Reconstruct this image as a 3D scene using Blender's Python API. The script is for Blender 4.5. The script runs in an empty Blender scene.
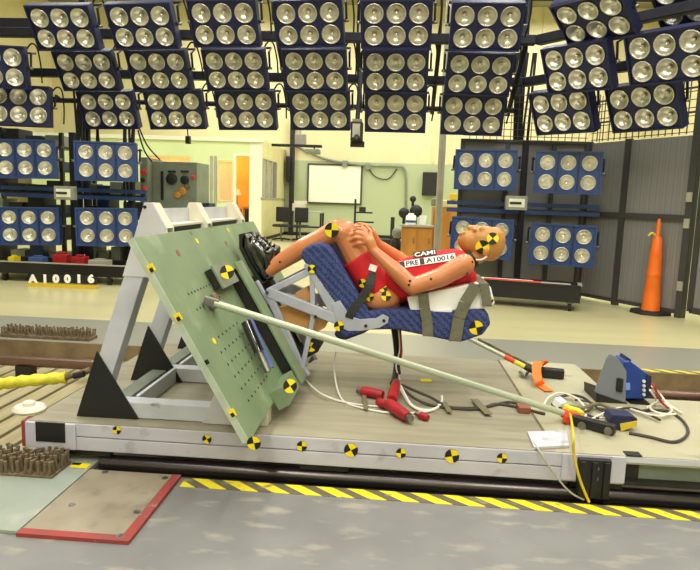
import bpy, math, random
import numpy as np
from mathutils import Vector, Matrix
from mathutils.bvhtree import BVHTree
random.seed(7)
SC = bpy.context.scene
COL = SC.collection

# ------------------------------------------------------------------ camera
F_PX, YAW, PIT, ROL, EYE = 620.0, -.0704, .1358, .0334, 1.36
def _axes():
    cy, sy, cp, sp = math.cos(YAW), math.sin(YAW), math.cos(PIT), math.sin(PIT)
    fwd = Vector((sy*cp, cy*cp, -sp)); right = Vector((cy, -sy, 0)); down = fwd.cross(right)
    c, s = math.cos(ROL), math.sin(ROL)
    return right*c - down*s, right*s + down*c, fwd
AX, AD, AF = _axes()
EYEP = Vector((0, 0, EYE))
cam = bpy.data.cameras.new('camera'); co = bpy.data.objects.new('camera', cam); COL.objects.link(co)
cam.sensor_fit = 'HORIZONTAL'; cam.sensor_width = 36.0; cam.lens = F_PX/700*36.0
cam.clip_start = .05; cam.clip_end = 200
M4 = Matrix.Identity(4)
for i in range(3):
    M4[i][0], M4[i][1], M4[i][2], M4[i][3] = AX[i], -AD[i], -AF[i], EYEP[i]
co.matrix_world = M4
SC.camera = co

# ------------------------------------------------------------------ world, lights, exposure
w = bpy.data.worlds.new('world'); SC.world = w; w.use_nodes = True
w.node_tree.nodes['Background'].inputs[0].default_value = (1, .97, .85, 1)
w.node_tree.nodes['Background'].inputs[1].default_value = .3
vs = SC.view_settings
vs.view_transform = 'Standard'; vs.look = 'None'; vs.exposure = 0.36; vs.gamma = 1.0; vs.use_curve_mapping = False
LIGHTS = [  # ceiling fixtures: x, y, size x, size y, watts
    (-3.2, 1.0, .5, 5.0, 135), (0.2, 1.0, .5, 5.0, 135), (3.6, 1.0, .5, 5.0, 135),
    (-6.0, 5.95, .5, 5.0, 165), (-2.0, 5.95, .5, 5.0, 165), (1.8, 5.95, .5, 5.0, 165), (5.6, 5.95, .5, 5.0, 165),
    (-7.0, 13.5, .5, 5.0, 240), (-2.5, 13.5, .5, 5.0, 240), (2.0, 13.5, .5, 5.0, 240), (6.0, 13.5, .5, 5.0, 210),
    (-6.0, 19.8, .5, 4.0, 210), (0.0, 19.8, .5, 4.0, 210), (5.0, 19.8, .5, 4.0, 180),
    (-2.0, -4.5, .5, 5.0, 300), (2.5, -4.5, .5, 5.0, 300)]
LAMP_Z = 7.7
LCOL = (1.0, .975, .90)

# ------------------------------------------------------------------ measuring helpers (a pixel of the photo at a known depth or height)
def ray(px, py): return AX*((px-350)/F_PX) + AD*((py-285)/F_PX) + AF
def at(px, py, Y): d = ray(px, py); return EYEP + d*(Y/d.y)
def atz(px, py, z): d = ray(px, py); return EYEP + d*((z-EYE)/d.z)

# ------------------------------------------------------------------ materials
def lin(c):
    r = []
    for v in c:
        v = v/255.; r.append(v/12.92 if v <= .04045 else ((v+.055)/1.055)**2.4)
    return (*r, 1)
MATS = {}
def mat(name, c1, c2=None, scale=6., rough=.5, metal=0., bump=0., detail=5., stretch=(1, 1, 1), lo=.35, hi=.65, emit=0., spec=.5, coat=0., wear=None, wscale=3., wlo=.6, whi=.72, wstretch=(1, 1, 1)):
    m = bpy.data.materials.new(name); m.use_nodes = True; MATS[name] = m
    nt = m.node_tree; N = nt.nodes; L = nt.links; b = N['Principled BSDF']
    b.inputs['Roughness'].default_value = rough; b.inputs['Metallic'].default_value = metal
    b.inputs['Specular IOR Level'].default_value = spec; b.inputs['Coat Weight'].default_value = coat; b.inputs['Coat Roughness'].default_value = .08
    b.inputs['Base Color'].default_value = lin(c1)
    col = None
    def noise(sc, st, de):
        tc = N.new('ShaderNodeTexCoord'); mp = N.new('ShaderNodeMapping'); mp.inputs['Scale'].default_value = st
        L.new(tc.outputs['Object'], mp.inputs['Vector'])
        n = N.new('ShaderNodeTexNoise'); n.inputs['Scale'].default_value = sc; n.inputs['Detail'].default_value = de
        L.new(mp.outputs[0], n.inputs['Vector']); return n
    def ramp(src, a, z):
        r = N.new('ShaderNodeMapRange'); r.inputs['From Min'].default_value = a; r.inputs['From Max'].default_value = z
        L.new(src, r.inputs['Value']); return r.outputs[0]
    def mix(f, a, bb):
        x = N.new('ShaderNodeMix'); x.data_type = 'RGBA'; L.new(f, x.inputs[0])
        for v, i in ((a, 6), (bb, 7)):
            if isinstance(v, tuple): x.inputs[i].default_value = v
            else: L.new(v, x.inputs[i])
        return x.outputs[2]
    n = None
    if c2 or bump: n = noise(scale, stretch, detail)
    if c2: col = mix(ramp(n.outputs['Fac'], lo, hi), lin(c1), lin(c2))
    if wear:
        n2 = noise(wscale, wstretch, 8.); col = mix(ramp(n2.outputs['Fac'], wlo, whi), col if col else lin(c1), lin(wear))
    if col: L.new(col, b.inputs['Base Color'])
    if bump:
        bn = N.new('ShaderNodeBump'); bn.inputs['Strength'].default_value = bump; bn.inputs['Distance'].default_value = .01
        L.new(n.outputs['Fac'], bn.inputs['Height']); L.new(bn.outputs[0], b.inputs['Normal'])
    if emit:
        b.inputs['Emission Color'].default_value = lin(c1); b.inputs['Emission Strength'].default_value = emit
    m['_n'] = 1
    return m
def nodes(m): return m.node_tree.nodes, m.node_tree.links, m.node_tree.nodes['Principled BSDF']

mat('floor_front', (124, 123, 121), (116, 115, 114), 4, .5, bump=.04, wear=(154, 149, 136), wscale=6, wlo=.56, whi=.72, wstretch=(.8, 2., 1))
mat('floor_back', (203, 196, 150), (192, 186, 142), 1.2, .32, stretch=(.4, 2, 1))
mat('trench', (96, 88, 70), (70, 62, 48), 8, .8)
mat('trench_wall', (150, 128, 92), (120, 100, 70), 6, .7)
mat('wall_paint', (226, 218, 174), (219, 211, 166), .8, .6)
mat('ceiling_paint', (150, 148, 120), (140, 138, 112), 2, .7)
mat('hazard', (240, 222, 40), None, rough=.45)
mat('plate_green', (152, 160, 148), (140, 149, 137), 3, .45, wear=(174, 175, 162), wscale=4)
mat('plate_beige', (154, 143, 122), (138, 128, 108), 5, .5, wear=(122, 113, 98), wscale=9, wlo=.55)
mat('plate_red', (160, 58, 54), (138, 62, 56), 9, .6, wear=(176, 132, 116), wscale=16)
mat('steel', (150, 148, 142), (110, 106, 100), 12, .35, .85)
mat('rail_steel', (104, 98, 100), (82, 76, 76), 4, .25, .8, stretch=(.3, 4, 4))
mat('rail_rust', (126, 98, 84), (96, 72, 60), 4, .35, .6, stretch=(.3, 4, 4))
mat('bracket_grey', (122, 128, 138), None, rough=.25)
mat('rust', (128, 112, 84), (92, 78, 58), 25, .7, .2, bump=.2)
mat('dark_steel', (46, 44, 42), (34, 33, 32), 15, .5, .3)
mat('black', (20, 19, 20), (26, 25, 25), 6, .5)
mat('black_gloss', (12, 12, 14), None, rough=.10, coat=1.)
mat('patent_leather', (7, 7, 9), None, 16, .12, bump=.7, detail=1., spec=1.)
mat('frame_white', (212, 210, 212), (200, 198, 200), 4, .5)
mat('rubber', (24, 23, 23), None, rough=.7)
mat('white_paint', (196, 194, 206), (184, 182, 194), 4, .45, wear=(164, 160, 164), wscale=9, wlo=.62)
mat('cream_paint', (222, 216, 196), (208, 202, 182), 4, .5)
mat('grey_paint', (204, 206, 214), (190, 193, 201), 6, .45, wear=(128, 128, 132), wscale=5, wlo=.68)
mat('deck', (154, 148, 126), (138, 131, 110), 3.2, .5, stretch=(.5, 5, 1), wear=(116, 108, 90), wscale=2.2, wstretch=(.6, 5, 1), wlo=.6, whi=.8)
mat('deck_light', (176, 171, 144), (162, 157, 130), 2.5, .5, wear=(148, 140, 112), wscale=6, wlo=.62)
mat('deck_plank', (172, 161, 124), (148, 136, 102), 6, .6, stretch=(4, .5, 1))
mat('board_green', (124, 142, 108), (112, 130, 98), 4, .45, wear=(140, 154, 122), wscale=5)
mat('edge_green', (190, 200, 180), (170, 182, 160), 8, .4)
mat('target_yellow', (240, 214, 20), None, rough=.5)
mat('target_black', (16, 15, 15), None, rough=.5)
mat('spot_red', (150, 84, 64), (130, 80, 60), 30, .6)
mat('skin', (206, 132, 82), (194, 118, 70), 5, .33, coat=.25)
mat('skin_head', (194, 138, 70), (178, 124, 58), 6, .42)
mat('shirt', (208, 22, 34), (190, 16, 28), 10, .75, bump=.35)
mat('foam', (252, 250, 248), (246, 244, 240), 12, .8)
mat('strap', (116, 112, 92), (104, 100, 82), 30, .7, stretch=(1, 6, 1))
mat('belt', (40, 40, 38), (30, 30, 28), 40, .6)
mat('seat_metal', (182, 184, 198), (168, 170, 184), 8, .4, .1)
mat('cardboard', (224, 166, 104), (206, 148, 86), 4, .6, stretch=(1, 1, 4))
mat('tube_white', (186, 192, 168), (170, 177, 152), 3, .3, .2)
mat('orange', (250, 122, 30), (242, 112, 24), 6, .5)
mat('orange_red', (222, 70, 34), None, rough=.5)
mat('yellow_rope', (232, 220, 60), (206, 196, 50), 20, .6, bump=.5)
mat('red_part', (176, 28, 36), (150, 22, 30), 12, .5)
mat('white_cable', (226, 222, 208), None, rough=.5)
mat('yellow_cable', (214, 184, 50), None, rough=.5)
mat('dark_cable', (62, 54, 48), None, rough=.6)
mat('tape_olive', (112, 104, 74), None, rough=.6)
mat('navy', (25, 31, 76), (20, 26, 66), 6, .55)
mat('bank_blue', (44, 72, 128), (38, 64, 116), 6, .4)
mat('bank_blue_dark', (24, 40, 84), None, rough=.4)
mat('chrome', (240, 238, 230), (226, 222, 210), 20, .28, .9)
mat('bulb', (240, 236, 218), None, rough=.12, metal=.6)
mat('gantry', (28, 30, 44), (22, 24, 34), 6, .5, .3)
mat('box_grey', (150, 150, 138), (140, 140, 128), 8, .5)
mat('machine_grey', (130, 138, 122), (116, 124, 108), 5, .5)
mat('office_wall', (222, 236, 182), (214, 228, 172), 1, .5)
mat('office_white', (232, 236, 214), None, rough=.45)
mat('office_orange', (232, 160, 66), (222, 148, 56), 2, .6)
mat('office_panel', (222, 216, 160), (212, 206, 150), 2, .5)
mat('wood', (196, 138, 60), (176, 118, 46), 5, .45, stretch=(1, 1, .3))
mat('counter', (166, 164, 156), None, rough=.4)
mat('whiteboard', (240, 240, 222), None, rough=.25)
mat('blue_plastic', (70, 92, 150), None, rough=.4)
mat('daq_blue', (28, 66, 150), (24, 56, 130), 6, .35)
mat('pole_grey', (176, 172, 156), (160, 156, 140), 4, .4)
mat('red_lamp', (220, 50, 60), None, rough=.3)
mat('cyan_label', (120, 160, 230), None, rough=.5)
mat('cage_dark', (70, 68, 66), None, rough=.5, metal=.2)
mat('light_glass', (255, 250, 225), None, rough=.4, emit=6.)

# hazard tape: diagonal dark bars printed on yellow tape
def hazard_bars(m):
    N, L, b = nodes(m)
    tc = N.new('ShaderNodeTexCoord'); sp = N.new('ShaderNodeSeparateXYZ'); L.new(tc.outputs['Object'], sp.inputs[0])
    a = N.new('ShaderNodeMath'); a.operation = 'MULTIPLY_ADD'; L.new(sp.outputs[1], a.inputs[0]); a.inputs[1].default_value = 1.25; L.new(sp.outputs[0], a.inputs[2])
    d = N.new('ShaderNodeMath'); d.operation = 'FRACT'
    k = N.new('ShaderNodeMath'); k.operation = 'MULTIPLY'; L.new(a.outputs[0], k.inputs[0]); k.inputs[1].default_value = 1/.15
    L.new(k.outputs[0], d.inputs[0])
    g = N.new('ShaderNodeMath'); g.operation = 'GREATER_THAN'; L.new(d.outputs[0], g.inputs[0]); g.inputs[1].default_value = .54
    n = N.new('ShaderNodeTexNoise'); n.inputs['Scale'].default_value = 14; n.inputs['Detail'].default_value = 6; L.new(tc.outputs['Object'], n.inputs['Vector'])
    r = N.new('ShaderNodeMapRange'); r.inputs[1].default_value = .58; r.inputs[2].default_value = .68; L.new(n.outputs['Fac'], r.inputs[0])
    x = N.new('ShaderNodeMix'); x.data_type = 'RGBA'; L.new(g.outputs[0], x.inputs[0]); x.inputs[6].default_value = lin((238, 220, 40)); x.inputs[7].default_value = lin((104, 96, 78))
    y = N.new('ShaderNodeMix'); y.data_type = 'RGBA'; L.new(r.outputs[0], y.inputs[0]); L.new(x.outputs[2], y.inputs[6]); y.inputs[7].default_value = lin((150, 142, 110))
    L.new(y.outputs[2], b.inputs['Base Color'])
hazard_bars(MATS['hazard'])
# back wall: green dado paint below 2.75 m
def two_tone(m, zsplit, low):
    N, L, b = nodes(m)
    tc = N.new('ShaderNodeTexCoord'); sp = N.new('ShaderNodeSeparateXYZ'); L.new(tc.outputs['Object'], sp.inputs[0])
    g = N.new('ShaderNodeMath'); g.operation = 'LESS_THAN'; L.new(sp.outputs[2], g.inputs[0]); g.inputs[1].default_value = zsplit
    x = N.new('ShaderNodeMix'); x.data_type = 'RGBA'; L.new(g.outputs[0], x.inputs[0]); x.inputs[7].default_value = lin(low)
    src = b.inputs['Base Color'].links[0].from_socket; L.new(src, x.inputs[6]); L.new(x.outputs[2], b.inputs['Base Color'])
two_tone(MATS['wall_paint'], 2.75, (176, 188, 148))
# far floor: grey walkway band painted behind the track pit
def band(m):
    N, L, b = nodes(m)
    tc = N.new('ShaderNodeTexCoord'); sp = N.new('ShaderNodeSeparateXYZ'); L.new(tc.outputs['Object'], sp.inputs[0])
    g = N.new('ShaderNodeMath'); g.operation = 'LESS_THAN'; L.new(sp.outputs[1], g.inputs[0]); g.inputs[1].default_value = 6.32
    x = N.new('ShaderNodeMix'); x.data_type = 'RGBA'; L.new(g.outputs[0], x.inputs[0]); x.inputs[7].default_value = lin((142, 142, 130))
    src = b.inputs['Base Color'].links[0].from_socket; L.new(src, x.inputs[6]); L.new(x.outputs[2], b.inputs['Base Color'])
band(MATS['floor_back'])
# woven blue seat fabric with a lighter zigzag
def fabric():
    m = mat('seat_fabric', (46, 62, 122), None, rough=.85)
    N, L, b = nodes(m)
    tc = N.new('ShaderNodeTexCoord')
    wv = N.new('ShaderNodeTexWave'); wv.wave_type = 'BANDS'; wv.bands_direction = 'DIAGONAL'; wv.inputs['Scale'].default_value = 13; wv.inputs['Distortion'].default_value = 5; wv.inputs['Detail'].default_value = 1; wv.inputs['Detail Scale'].default_value = 6
    L.new(tc.outputs['Object'], wv.inputs['Vector'])
    x = N.new('ShaderNodeMix'); x.data_type = 'RGBA'; L.new(wv.outputs['Fac'], x.inputs[0]); x.inputs[6].default_value = lin((36, 44, 90)); x.inputs[7].default_value = lin((66, 80, 134))
    L.new(x.outputs[2], b.inputs['Base Color'])
fabric()
# perforated grey sheet
def perforated(name, c1, c2, sc):
    m = mat(name, c1, None, rough=.5)
    N, L, b = nodes(m)
    tc = N.new('ShaderNodeTexCoord'); mp = N.new('ShaderNodeMapping'); mp.inputs['Scale'].default_value = (sc, sc, sc); L.new(tc.outputs['Object'], mp.inputs[0])
    v = N.new('ShaderNodeTexVoronoi'); v.inputs['Scale'].default_value = 1; v.inputs['Randomness'].default_value = 0; L.new(mp.outputs[0], v.inputs['Vector'])
    g = N.new('ShaderNodeMath'); g.operation = 'LESS_THAN'; L.new(v.outputs['Distance'], g.inputs[0]); g.inputs[1].default_value = .3
    x = N.new('ShaderNodeMix'); x.data_type = 'RGBA'; L.new(g.outputs[0], x.inputs[0]); x.inputs[6].default_value = lin(c1); x.inputs[7].default_value = lin(c2)
    L.new(x.outputs[2], b.inputs['Base Color'])
perforated('perforated_grey', (132, 130, 128), (102, 100, 99), 40)
# glass
def glass():
    m = mat('glass', (235, 240, 230), None, rough=.05); N, L, b = nodes(m)
    b.inputs['Transmission Weight'].default_value = .0; b.inputs['Alpha'].default_value = .18
glass()

# ------------------------------------------------------------------ mesh building
class MB:
    def __init__(s): s.v = []; s.f = []; s.m = []
    def add(s, vs_, fs, mi=0):
        o = len(s.v); s.v += [Vector(p) for p in vs_]
        for f in fs: s.f.append([o+i for i in f]); s.m.append(mi)
        return s
    def box(s, x0, x1, y0, y1, z0, z1, mi=0):
        return s.add([(x0, y0, z0), (x1, y0, z0), (x1, y1, z0), (x0, y1, z0), (x0, y0, z1), (x1, y0, z1), (x1, y1, z1), (x0, y1, z1)],
                     [(3, 2, 1, 0), (4, 5, 6, 7), (0, 1, 5, 4), (1, 2, 6, 5), (2, 3, 7, 6), (3, 0, 4, 7)], mi)
    def obox(s, c, ax, ay, az, hx, hy, hz, mi=0):
        c = Vector(c); ax, ay, az = Vector(ax)*hx, Vector(ay)*hy, Vector(az)*hz
        p = [c+ax*i+ay*j+az*k for k in (-1, 1) for i, j in ((-1, -1), (1, -1), (1, 1), (-1, 1))]
        return s.add(p, [(3, 2, 1, 0), (4, 5, 6, 7), (0, 1, 5, 4), (1, 2, 6, 5), (2, 3, 7, 6), (3, 0, 4, 7)], mi)
    def bar(s, p0, p1, wdt, hgt, side=(0, 1, 0), mi=0):     # rectangular bar: wdt along side, hgt across
        p0, p1 = Vector(p0), Vector(p1); d = (p1-p0); l = d.length; d = d/l
        a = Vector(side); a = (a-d*a.dot(d)).normalized(); b = d.cross(a)
        return s.obox((p0+p1)/2, d, a, b, l/2, wdt/2, hgt/2, mi)
    def prism(s, poly, y0, y1, mi=0):                        # polygon in XZ extruded along Y
        n = len(poly); ar = sum(poly[i][0]*poly[(i+1) % n][1]-poly[(i+1) % n][0]*poly[i][1] for i in range(n))
        if ar < 0: poly = poly[::-1]
        v = [(x, y0, z) for x, z in poly]+[(x, y1, z) for x, z in poly]
        return s.add(v, [list(range(n)), list(range(2*n-1, n-1, -1))]+[(i+n, (i+1) % n+n, (i+1) % n, i) for i in range(n)], mi)
    def extrude(s, pts, dv, mi=0):                           # planar polygon of 3D points extruded by a vector
        n = len(pts); dv = Vector(dv); v = [Vector(p) for p in pts]+[Vector(p)+dv for p in pts]
        return s.add(v, [list(range(n)), list(range(2*n-1, n-1, -1))]+[(i+n, (i+1) % n+n, (i+1) % n, i) for i in range(n)], mi)
    def tube(s, pts, r, n=8, mi=0, caps=True):
        pts = [Vector(p) for p in pts]; k = len(pts); rr = r if isinstance(r, (list, tuple)) else [r]*k
        v = []; prev = None
        for i, p in enumerate(pts):
            d = (pts[min(i+1, k-1)]-pts[max(i-1, 0)]).normalized()
            if prev is None: a = d.cross(Vector((0, 0, 1))) if abs(d.z) < .9 else d.cross(Vector((1, 0, 0)))
            else: a = prev-d*prev.dot(d)
            a.normalize(); prev = a; b = d.cross(a)
            for j in range(n): t = 2*math.pi*j/n; v.append(p+(a*math.cos(t)+b*math.sin(t))*rr[i])
        f = [(i*n+j, i*n+(j+1) % n, (i+1)*n+(j+1) % n, (i+1)*n+j) for i in range(k-1) for j in range(n)]
        if caps: f += [list(range(n-1, -1, -1)), list(range((k-1)*n, k*n))]
        return s.add(v, f, mi)
    def lathe(s, prof, c=(0, 0, 0), axis=(0, 0, 1), n=16, mi=0):   # prof: (radius, height)
        c = Vector(c); d = Vector(axis).normalized(); a = d.orthogonal().normalized(); b = d.cross(a); v = []; f = []
        for r, h in prof:
            for j in range(n): t = 2*math.pi*j/n; v.append(c+d*h+(a*math.cos(t)+b*math.sin(t))*r)
        for i in range(len(prof)-1):
            for j in range(n): f.append((i*n+j, i*n+(j+1) % n, (i+1)*n+(j+1) % n, (i+1)*n+j))
        f += [list(range(n-1, -1, -1)), list(range((len(prof)-1)*n, len(prof)*n))]
        return s.add(v, f, mi)
    def capsule(s, p0, p1, r0, r1, n=14, mi=0):
        p0, p1 = Vector(p0), Vector(p1); d = p1-p0; l = d.length
        pr = [(r0*math.cos(t), -r0*math.sin(t)) for t in (1.45, 1.1, .75, .35, 0)]+[(r1*math.cos(t), l+r1*math.sin(t)) for t in (0, .35, .75, 1.1, 1.45)]
        return s.lathe(pr, p0, d if l > 1e-6 else (0, 0, 1), n, mi)
    def ellipsoid(s, c, ax, ay, az, n=16, mi=0):             # semi-axis vectors
        c, ax, ay, az = Vector(c), Vector(ax), Vector(ay), Vector(az); v = []; f = []; m = 9
        for i in range(m):
            t = -math.pi/2+.06+(math.pi-.12)*i/(m-1)
            for j in range(n): u = 2*math.pi*j/n; v.append(c+ax*math.cos(t)*math.cos(u)+ay*math.cos(t)*math.sin(u)+az*math.sin(t))
        f = [(i*n+j, i*n+(j+1) % n, (i+1)*n+(j+1) % n, (i+1)*n+j) for i in range(m-1) for j in range(n)]
        return s.add(v, f+[list(range(n-1, -1, -1)), list(range((m-1)*n, m*n))], mi)
    def data(s, name, mats, off=Vector((0, 0, 0)), smooth=False):
        me = bpy.data.meshes.new(name); me.from_pydata([tuple(p-off) for p in s.v], [], s.f)
        for m in (mats if isinstance(mats, (list, tuple)) else [mats]): me.materials.append(MATS[m])
        for p, mi in zip(me.polygons, s.m): p.material_index = mi; p.use_smooth = smooth
        me.update(); return me
    def build(s, name, mats, parent=None, smooth=False, bevel=0., seg=2):
        off = world_loc(parent); me = s.data(name, mats, off, smooth)
        o = bpy.data.objects.new(name, me); COL.objects.link(o); o.parent = parent
        if bevel:
            b = o.modifiers.new('bevel', 'BEVEL'); b.width = bevel; b.segments = seg; b.limit_method = 'ANGLE'; b.angle_limit = .6
        if smooth and bevel == 0:
            for p in me.polygons: p.use_smooth = True
            try: me.set_sharp_from_angle(angle=.7)
            except Exception: pass
        return o
def world_loc(o):
    v = Vector((0, 0, 0))
    while o is not None: v += Vector(o.location); o = o.parent
    return v
def tag(o, label, cat, group=None, kind=None):
    o['label'] = label; o['category'] = cat
    if group: o['group'] = group
    if kind: o['kind'] = kind
    return o
def thing(name, label, cat, loc, group=None, rot=None):
    o = bpy.data.objects.new(name, None); COL.objects.link(o); o.location = loc; o.empty_display_size = .1
    if rot: o.rotation_euler = rot
    return tag(o, label, cat, group)
def solo(mb, name, mats, label, cat, loc, group=None, **kw):   # a thing that is one mesh, origin at its base
    o = mb.build(name, mats, None, **kw); me = o.data; loc = Vector(loc)
    for v in me.vertices: v.co -= loc
    o.location = loc
    return tag(o, label, cat, group)
def struct(mb, name, mats, **kw):
    o = mb.build(name, mats, None, **kw); o['kind'] = 'structure'; return o
def copy_tree(o, parent=None):
    c = o.copy(); COL.objects.link(c); c.parent = parent
    for ch in o.children: copy_tree(ch, c)
    return c
def remesh(mb, name, mats, voxel, smooth, parent=None, fac=.5):
    me = mb.data(name+'_tmp', mats); o = bpy.data.objects.new('tmp', me); COL.objects.link(o)
    r = o.modifiers.new('r', 'REMESH'); r.mode = 'VOXEL'; r.voxel_size = voxel
    if smooth: q = o.modifiers.new('s', 'SMOOTH'); q.iterations = smooth; q.factor = fac
    bpy.context.view_layer.update(); ev = o.evaluated_get(bpy.context.evaluated_depsgraph_get()); nm = bpy.data.meshes.new_from_object(ev)
    bpy.data.objects.remove(o); nm.name = name
    nm.materials.clear()
    for m in (mats if isinstance(mats, (list, tuple)) else [mats]): nm.materials.append(MATS[m])
    off = world_loc(parent)
    for v in nm.vertices: v.co -= off
    for p in nm.polygons: p.use_smooth = True; p.material_index = 0
    ob = bpy.data.objects.new(name, nm); COL.objects.link(ob); ob.parent = parent
    return ob
def text_data(txt, size, bold=0.):
    cu = bpy.data.curves.new('txt', 'FONT'); cu.body = txt; cu.size = size; cu.align_x = 'LEFT'; cu.resolution_u = 3; cu.offset = bold
    o = bpy.data.objects.new('txt', cu); COL.objects.link(o); bpy.context.view_layer.update()
    me = bpy.data.meshes.new_from_object(o.evaluated_get(bpy.context.evaluated_depsgraph_get()))
    vs2 = [(v.co.x, v.co.y) for v in me.vertices]; fs = [list(p.vertices) for p in me.polygons]
    bpy.data.objects.remove(o); return vs2, fs
def smooth_pts(pts, n=6):                                    # Catmull-Rom through points
    pts = [Vector(p) for p in pts]; out = []
    for i in range(len(pts)-1):
        a, b, c, d = pts[max(i-1, 0)], pts[i], pts[i+1], pts[min(i+2, len(pts)-1)]
        for k in range(n):
            t = k/n; out.append(.5*((2*b)+(c-a)*t+(2*a-5*b+4*c-d)*t*t+(3*b-a-3*c+d)*t**3))
    return out+[pts[-1]]
def bvh(objs):
    vs_, fs = [], []
    for o in objs:
        off = world_loc(o); b = len(vs_)
        vs_ += [Vector(v.co)+off for v in o.data.vertices]; fs += [[b+i for i in p.vertices] for p in o.data.polygons]
    return BVHTree.FromPolygons(vs_, fs)
def target(parent, c, n, r, rot=0., up=(0, 0, 1), name='target_sticker', t=.003, q=(1, 0, 1, 0)):
    c, n = Vector(c), Vector(n).normalized(); u = Vector(up); u = (u-n*u.dot(n)).normalized(); s_ = u.cross(n)
    mb = MB(); m = 24
    ring = [s_*math.cos(2*math.pi*j/m)*r+u*math.sin(2*math.pi*j/m)*r for j in range(m)]
    v = [c+n*t]+[c+n*t+p for p in ring]+[c+p for p in ring]
    mb.add(v, [])
    k = int(round(rot/(2*math.pi)*m))
    for j in range(m):
        mi = 0 if q[(((j-k) % m)*4)//m] else 1
        mb.f.append([0, 1+j, 1+(j+1) % m]); mb.m.append(mi)
        mb.f.append([1+j, 1+m+j, 1+m+(j+1) % m, 1+(j+1) % m]); mb.m.append(1)
    return mb.build(name, ['target_yellow', 'target_black'], parent)
def quads(poly_px, Y): return [(p.x, p.z) for p in (at(x, y, Y) for x, y in poly_px)]

# ================================================================== the room
X0, X1, YB, YF, ZC = -13., 9., 23., -7., 8.2
PIT0, PIT1, PITZ = 2.79, 5.30, -.34
struct(MB().box(X0, X1, YF, PIT0, -.4, 0), 'floor', 'floor_front')
struct(MB().box(X0, X1, PIT1, YB, -.4, 0), 'floor_back', 'floor_back')
struct(MB().box(-2.7, -1.445, PIT0, 2.985, -.4, 0), 'floor_ledge', 'floor_front')
struct(MB().box(X0, X1, PIT0, PIT1, -.44, PITZ), 'floor_pit', 'trench')
struct(MB().box(X0, X1, PIT1-.012, PIT1+.001, PITZ, -.002), 'wall_pit', 'trench_wall')
wb = struct(MB().box(X0, X1, YB, YB+.2, 0, ZC), 'wall_back', 'wall_paint')
struct(MB().box(X0-.2, X0, YF, YB+.2, -.4, ZC), 'wall_left', 'wall_paint')
struct(MB().box(X1, X1+.2, YF, YB+.2, -.4, ZC), 'wall_right', 'wall_paint')
struct(MB().box(X0, X1, YF-.2, YF, 0, ZC), 'wall_front', 'wall_paint')
struct(MB().box(X0-.2, X1+.2, YF-.2, YB+.2, ZC, ZC+.2), 'ceiling', 'ceiling_paint')
struct(MB().box(X0, X1, YB-.03, YB, 0, .12), 'baseboard_back', 'dark_steel')
# vertical seams of the wall cladding on the right part of the back wall
for i in range(13):
    x = 1.2+i*.6
    o = MB().box(x, x+.06, YB-.05, YB, 2.8, ZC).build('wall_rib', 'wall_paint', wb)
# painted hazard tape at the pit edges
struct(MB().box(atz(184, 481, 0).x, X1, 2.695, 2.785, 0, .003), 'trim_1', 'hazard')
struct(MB().box(1.9, X1, 5.31, 5.385, 0, .003), 'trim_2', 'hazard')

# ceiling lamps
for i, (x, y, sx, sy, wt) in enumerate(LIGHTS):
    where = ['over the near floor', 'over the track', 'over the middle of the hall', 'at the back of the hall', 'behind the camera'][0 if i < 3 else 1 if i < 7 else 2 if i < 11 else 3 if i < 14 else 4]
    t = thing('ceiling_light', 'long white ceiling light hung %s, %s' % (where, ['leftmost', 'second from left', 'third from left', 'fourth from left'][i-[0, 3, 7, 11, 14][0 if i < 3 else 1 if i < 7 else 2 if i < 11 else 3 if i < 14 else 4]]), 'ceiling light', (x, y, LAMP_Z), 'long ceiling lights '+where)
    MB().box(x-sx/2, x+sx/2, y-sy/2, y+sy/2, LAMP_Z+.03, LAMP_Z+.14).build('housing', 'cream_paint', t)
    for k in (-1, 1): MB().tube([(x, y+k*sy*.4, LAMP_Z+.14), (x, y+k*sy*.4, ZC-.005)], .01, 5).build('hanger', 'dark_steel', t)
    la = bpy.data.lights.new('ceiling_lamp', 'AREA'); la.shape = 'RECTANGLE'; la.size = sx; la.size_y = sy; la.energy = wt; la.color = LCOL
    lo = bpy.data.objects.new('diffuser_light', la); COL.objects.link(lo); lo.parent = t; lo.location = (0, 0, .02)
# visible tube row behind the top lamp panels, with a pale reflector
for i, (xa, xb) in enumerate(((-8.2, -5.9), (-5.6, -3.3), (-3.0, -.7), (-.4, 1.9), (2.2, 4.5))):
    z = 5.45; y = 12.6
    t = thing('strip_light', '%s fluorescent strip light hung behind the top lamp panels' % ['leftmost', 'second from left', 'middle', 'second from right', 'rightmost'][i], 'strip light', ((xa+xb)/2, y, z), 'fluorescent strip lights')
    MB().extrude([(xa, y-.12, z-.05), (xa, y+.12, z-.05), (xa, y+.05, z+.08), (xa, y-.05, z+.08)], (xb-xa, 0, 0)).build('reflector', 'cream_paint', t)
    MB().tube([(xa+.05, y-.03, z-.09), (xb-.05, y-.03, z-.09)], .05, 8).build('tube', 'light_glass', t)
    for xx in (xa+.3, xb-.3): MB().tube([(xx, y, z+.06), (xx, y, ZC-.005)], .012, 5).build('hanger', 'dark_steel', t)

# ================================================================== track in the pit
for nm, y, lab in (('track_rail', 2.90, 'long steel track rail along the front of the pit under the sled'), ('track_rail', 4.62, 'long rusty track rail along the back of the pit')):
    t = thing(nm, lab, 'rail', (0, y, PITZ))
    MB().tube([(X0+.01 if y > 3 else -1.43, y, 0), (X1-.01, y, 0)], .042, 14).build('pipe', 'rail_steel' if y < 3 else 'rail_rust', t, smooth=True)
    for i in range(23):
        x = -9.3+i*.8
        if y < 3 and x < -1.3: continue
        MB().box(x-.06, x+.06, y-.05, y+.05, PITZ, -.03).build('saddle', 'dark_steel', t)
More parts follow.
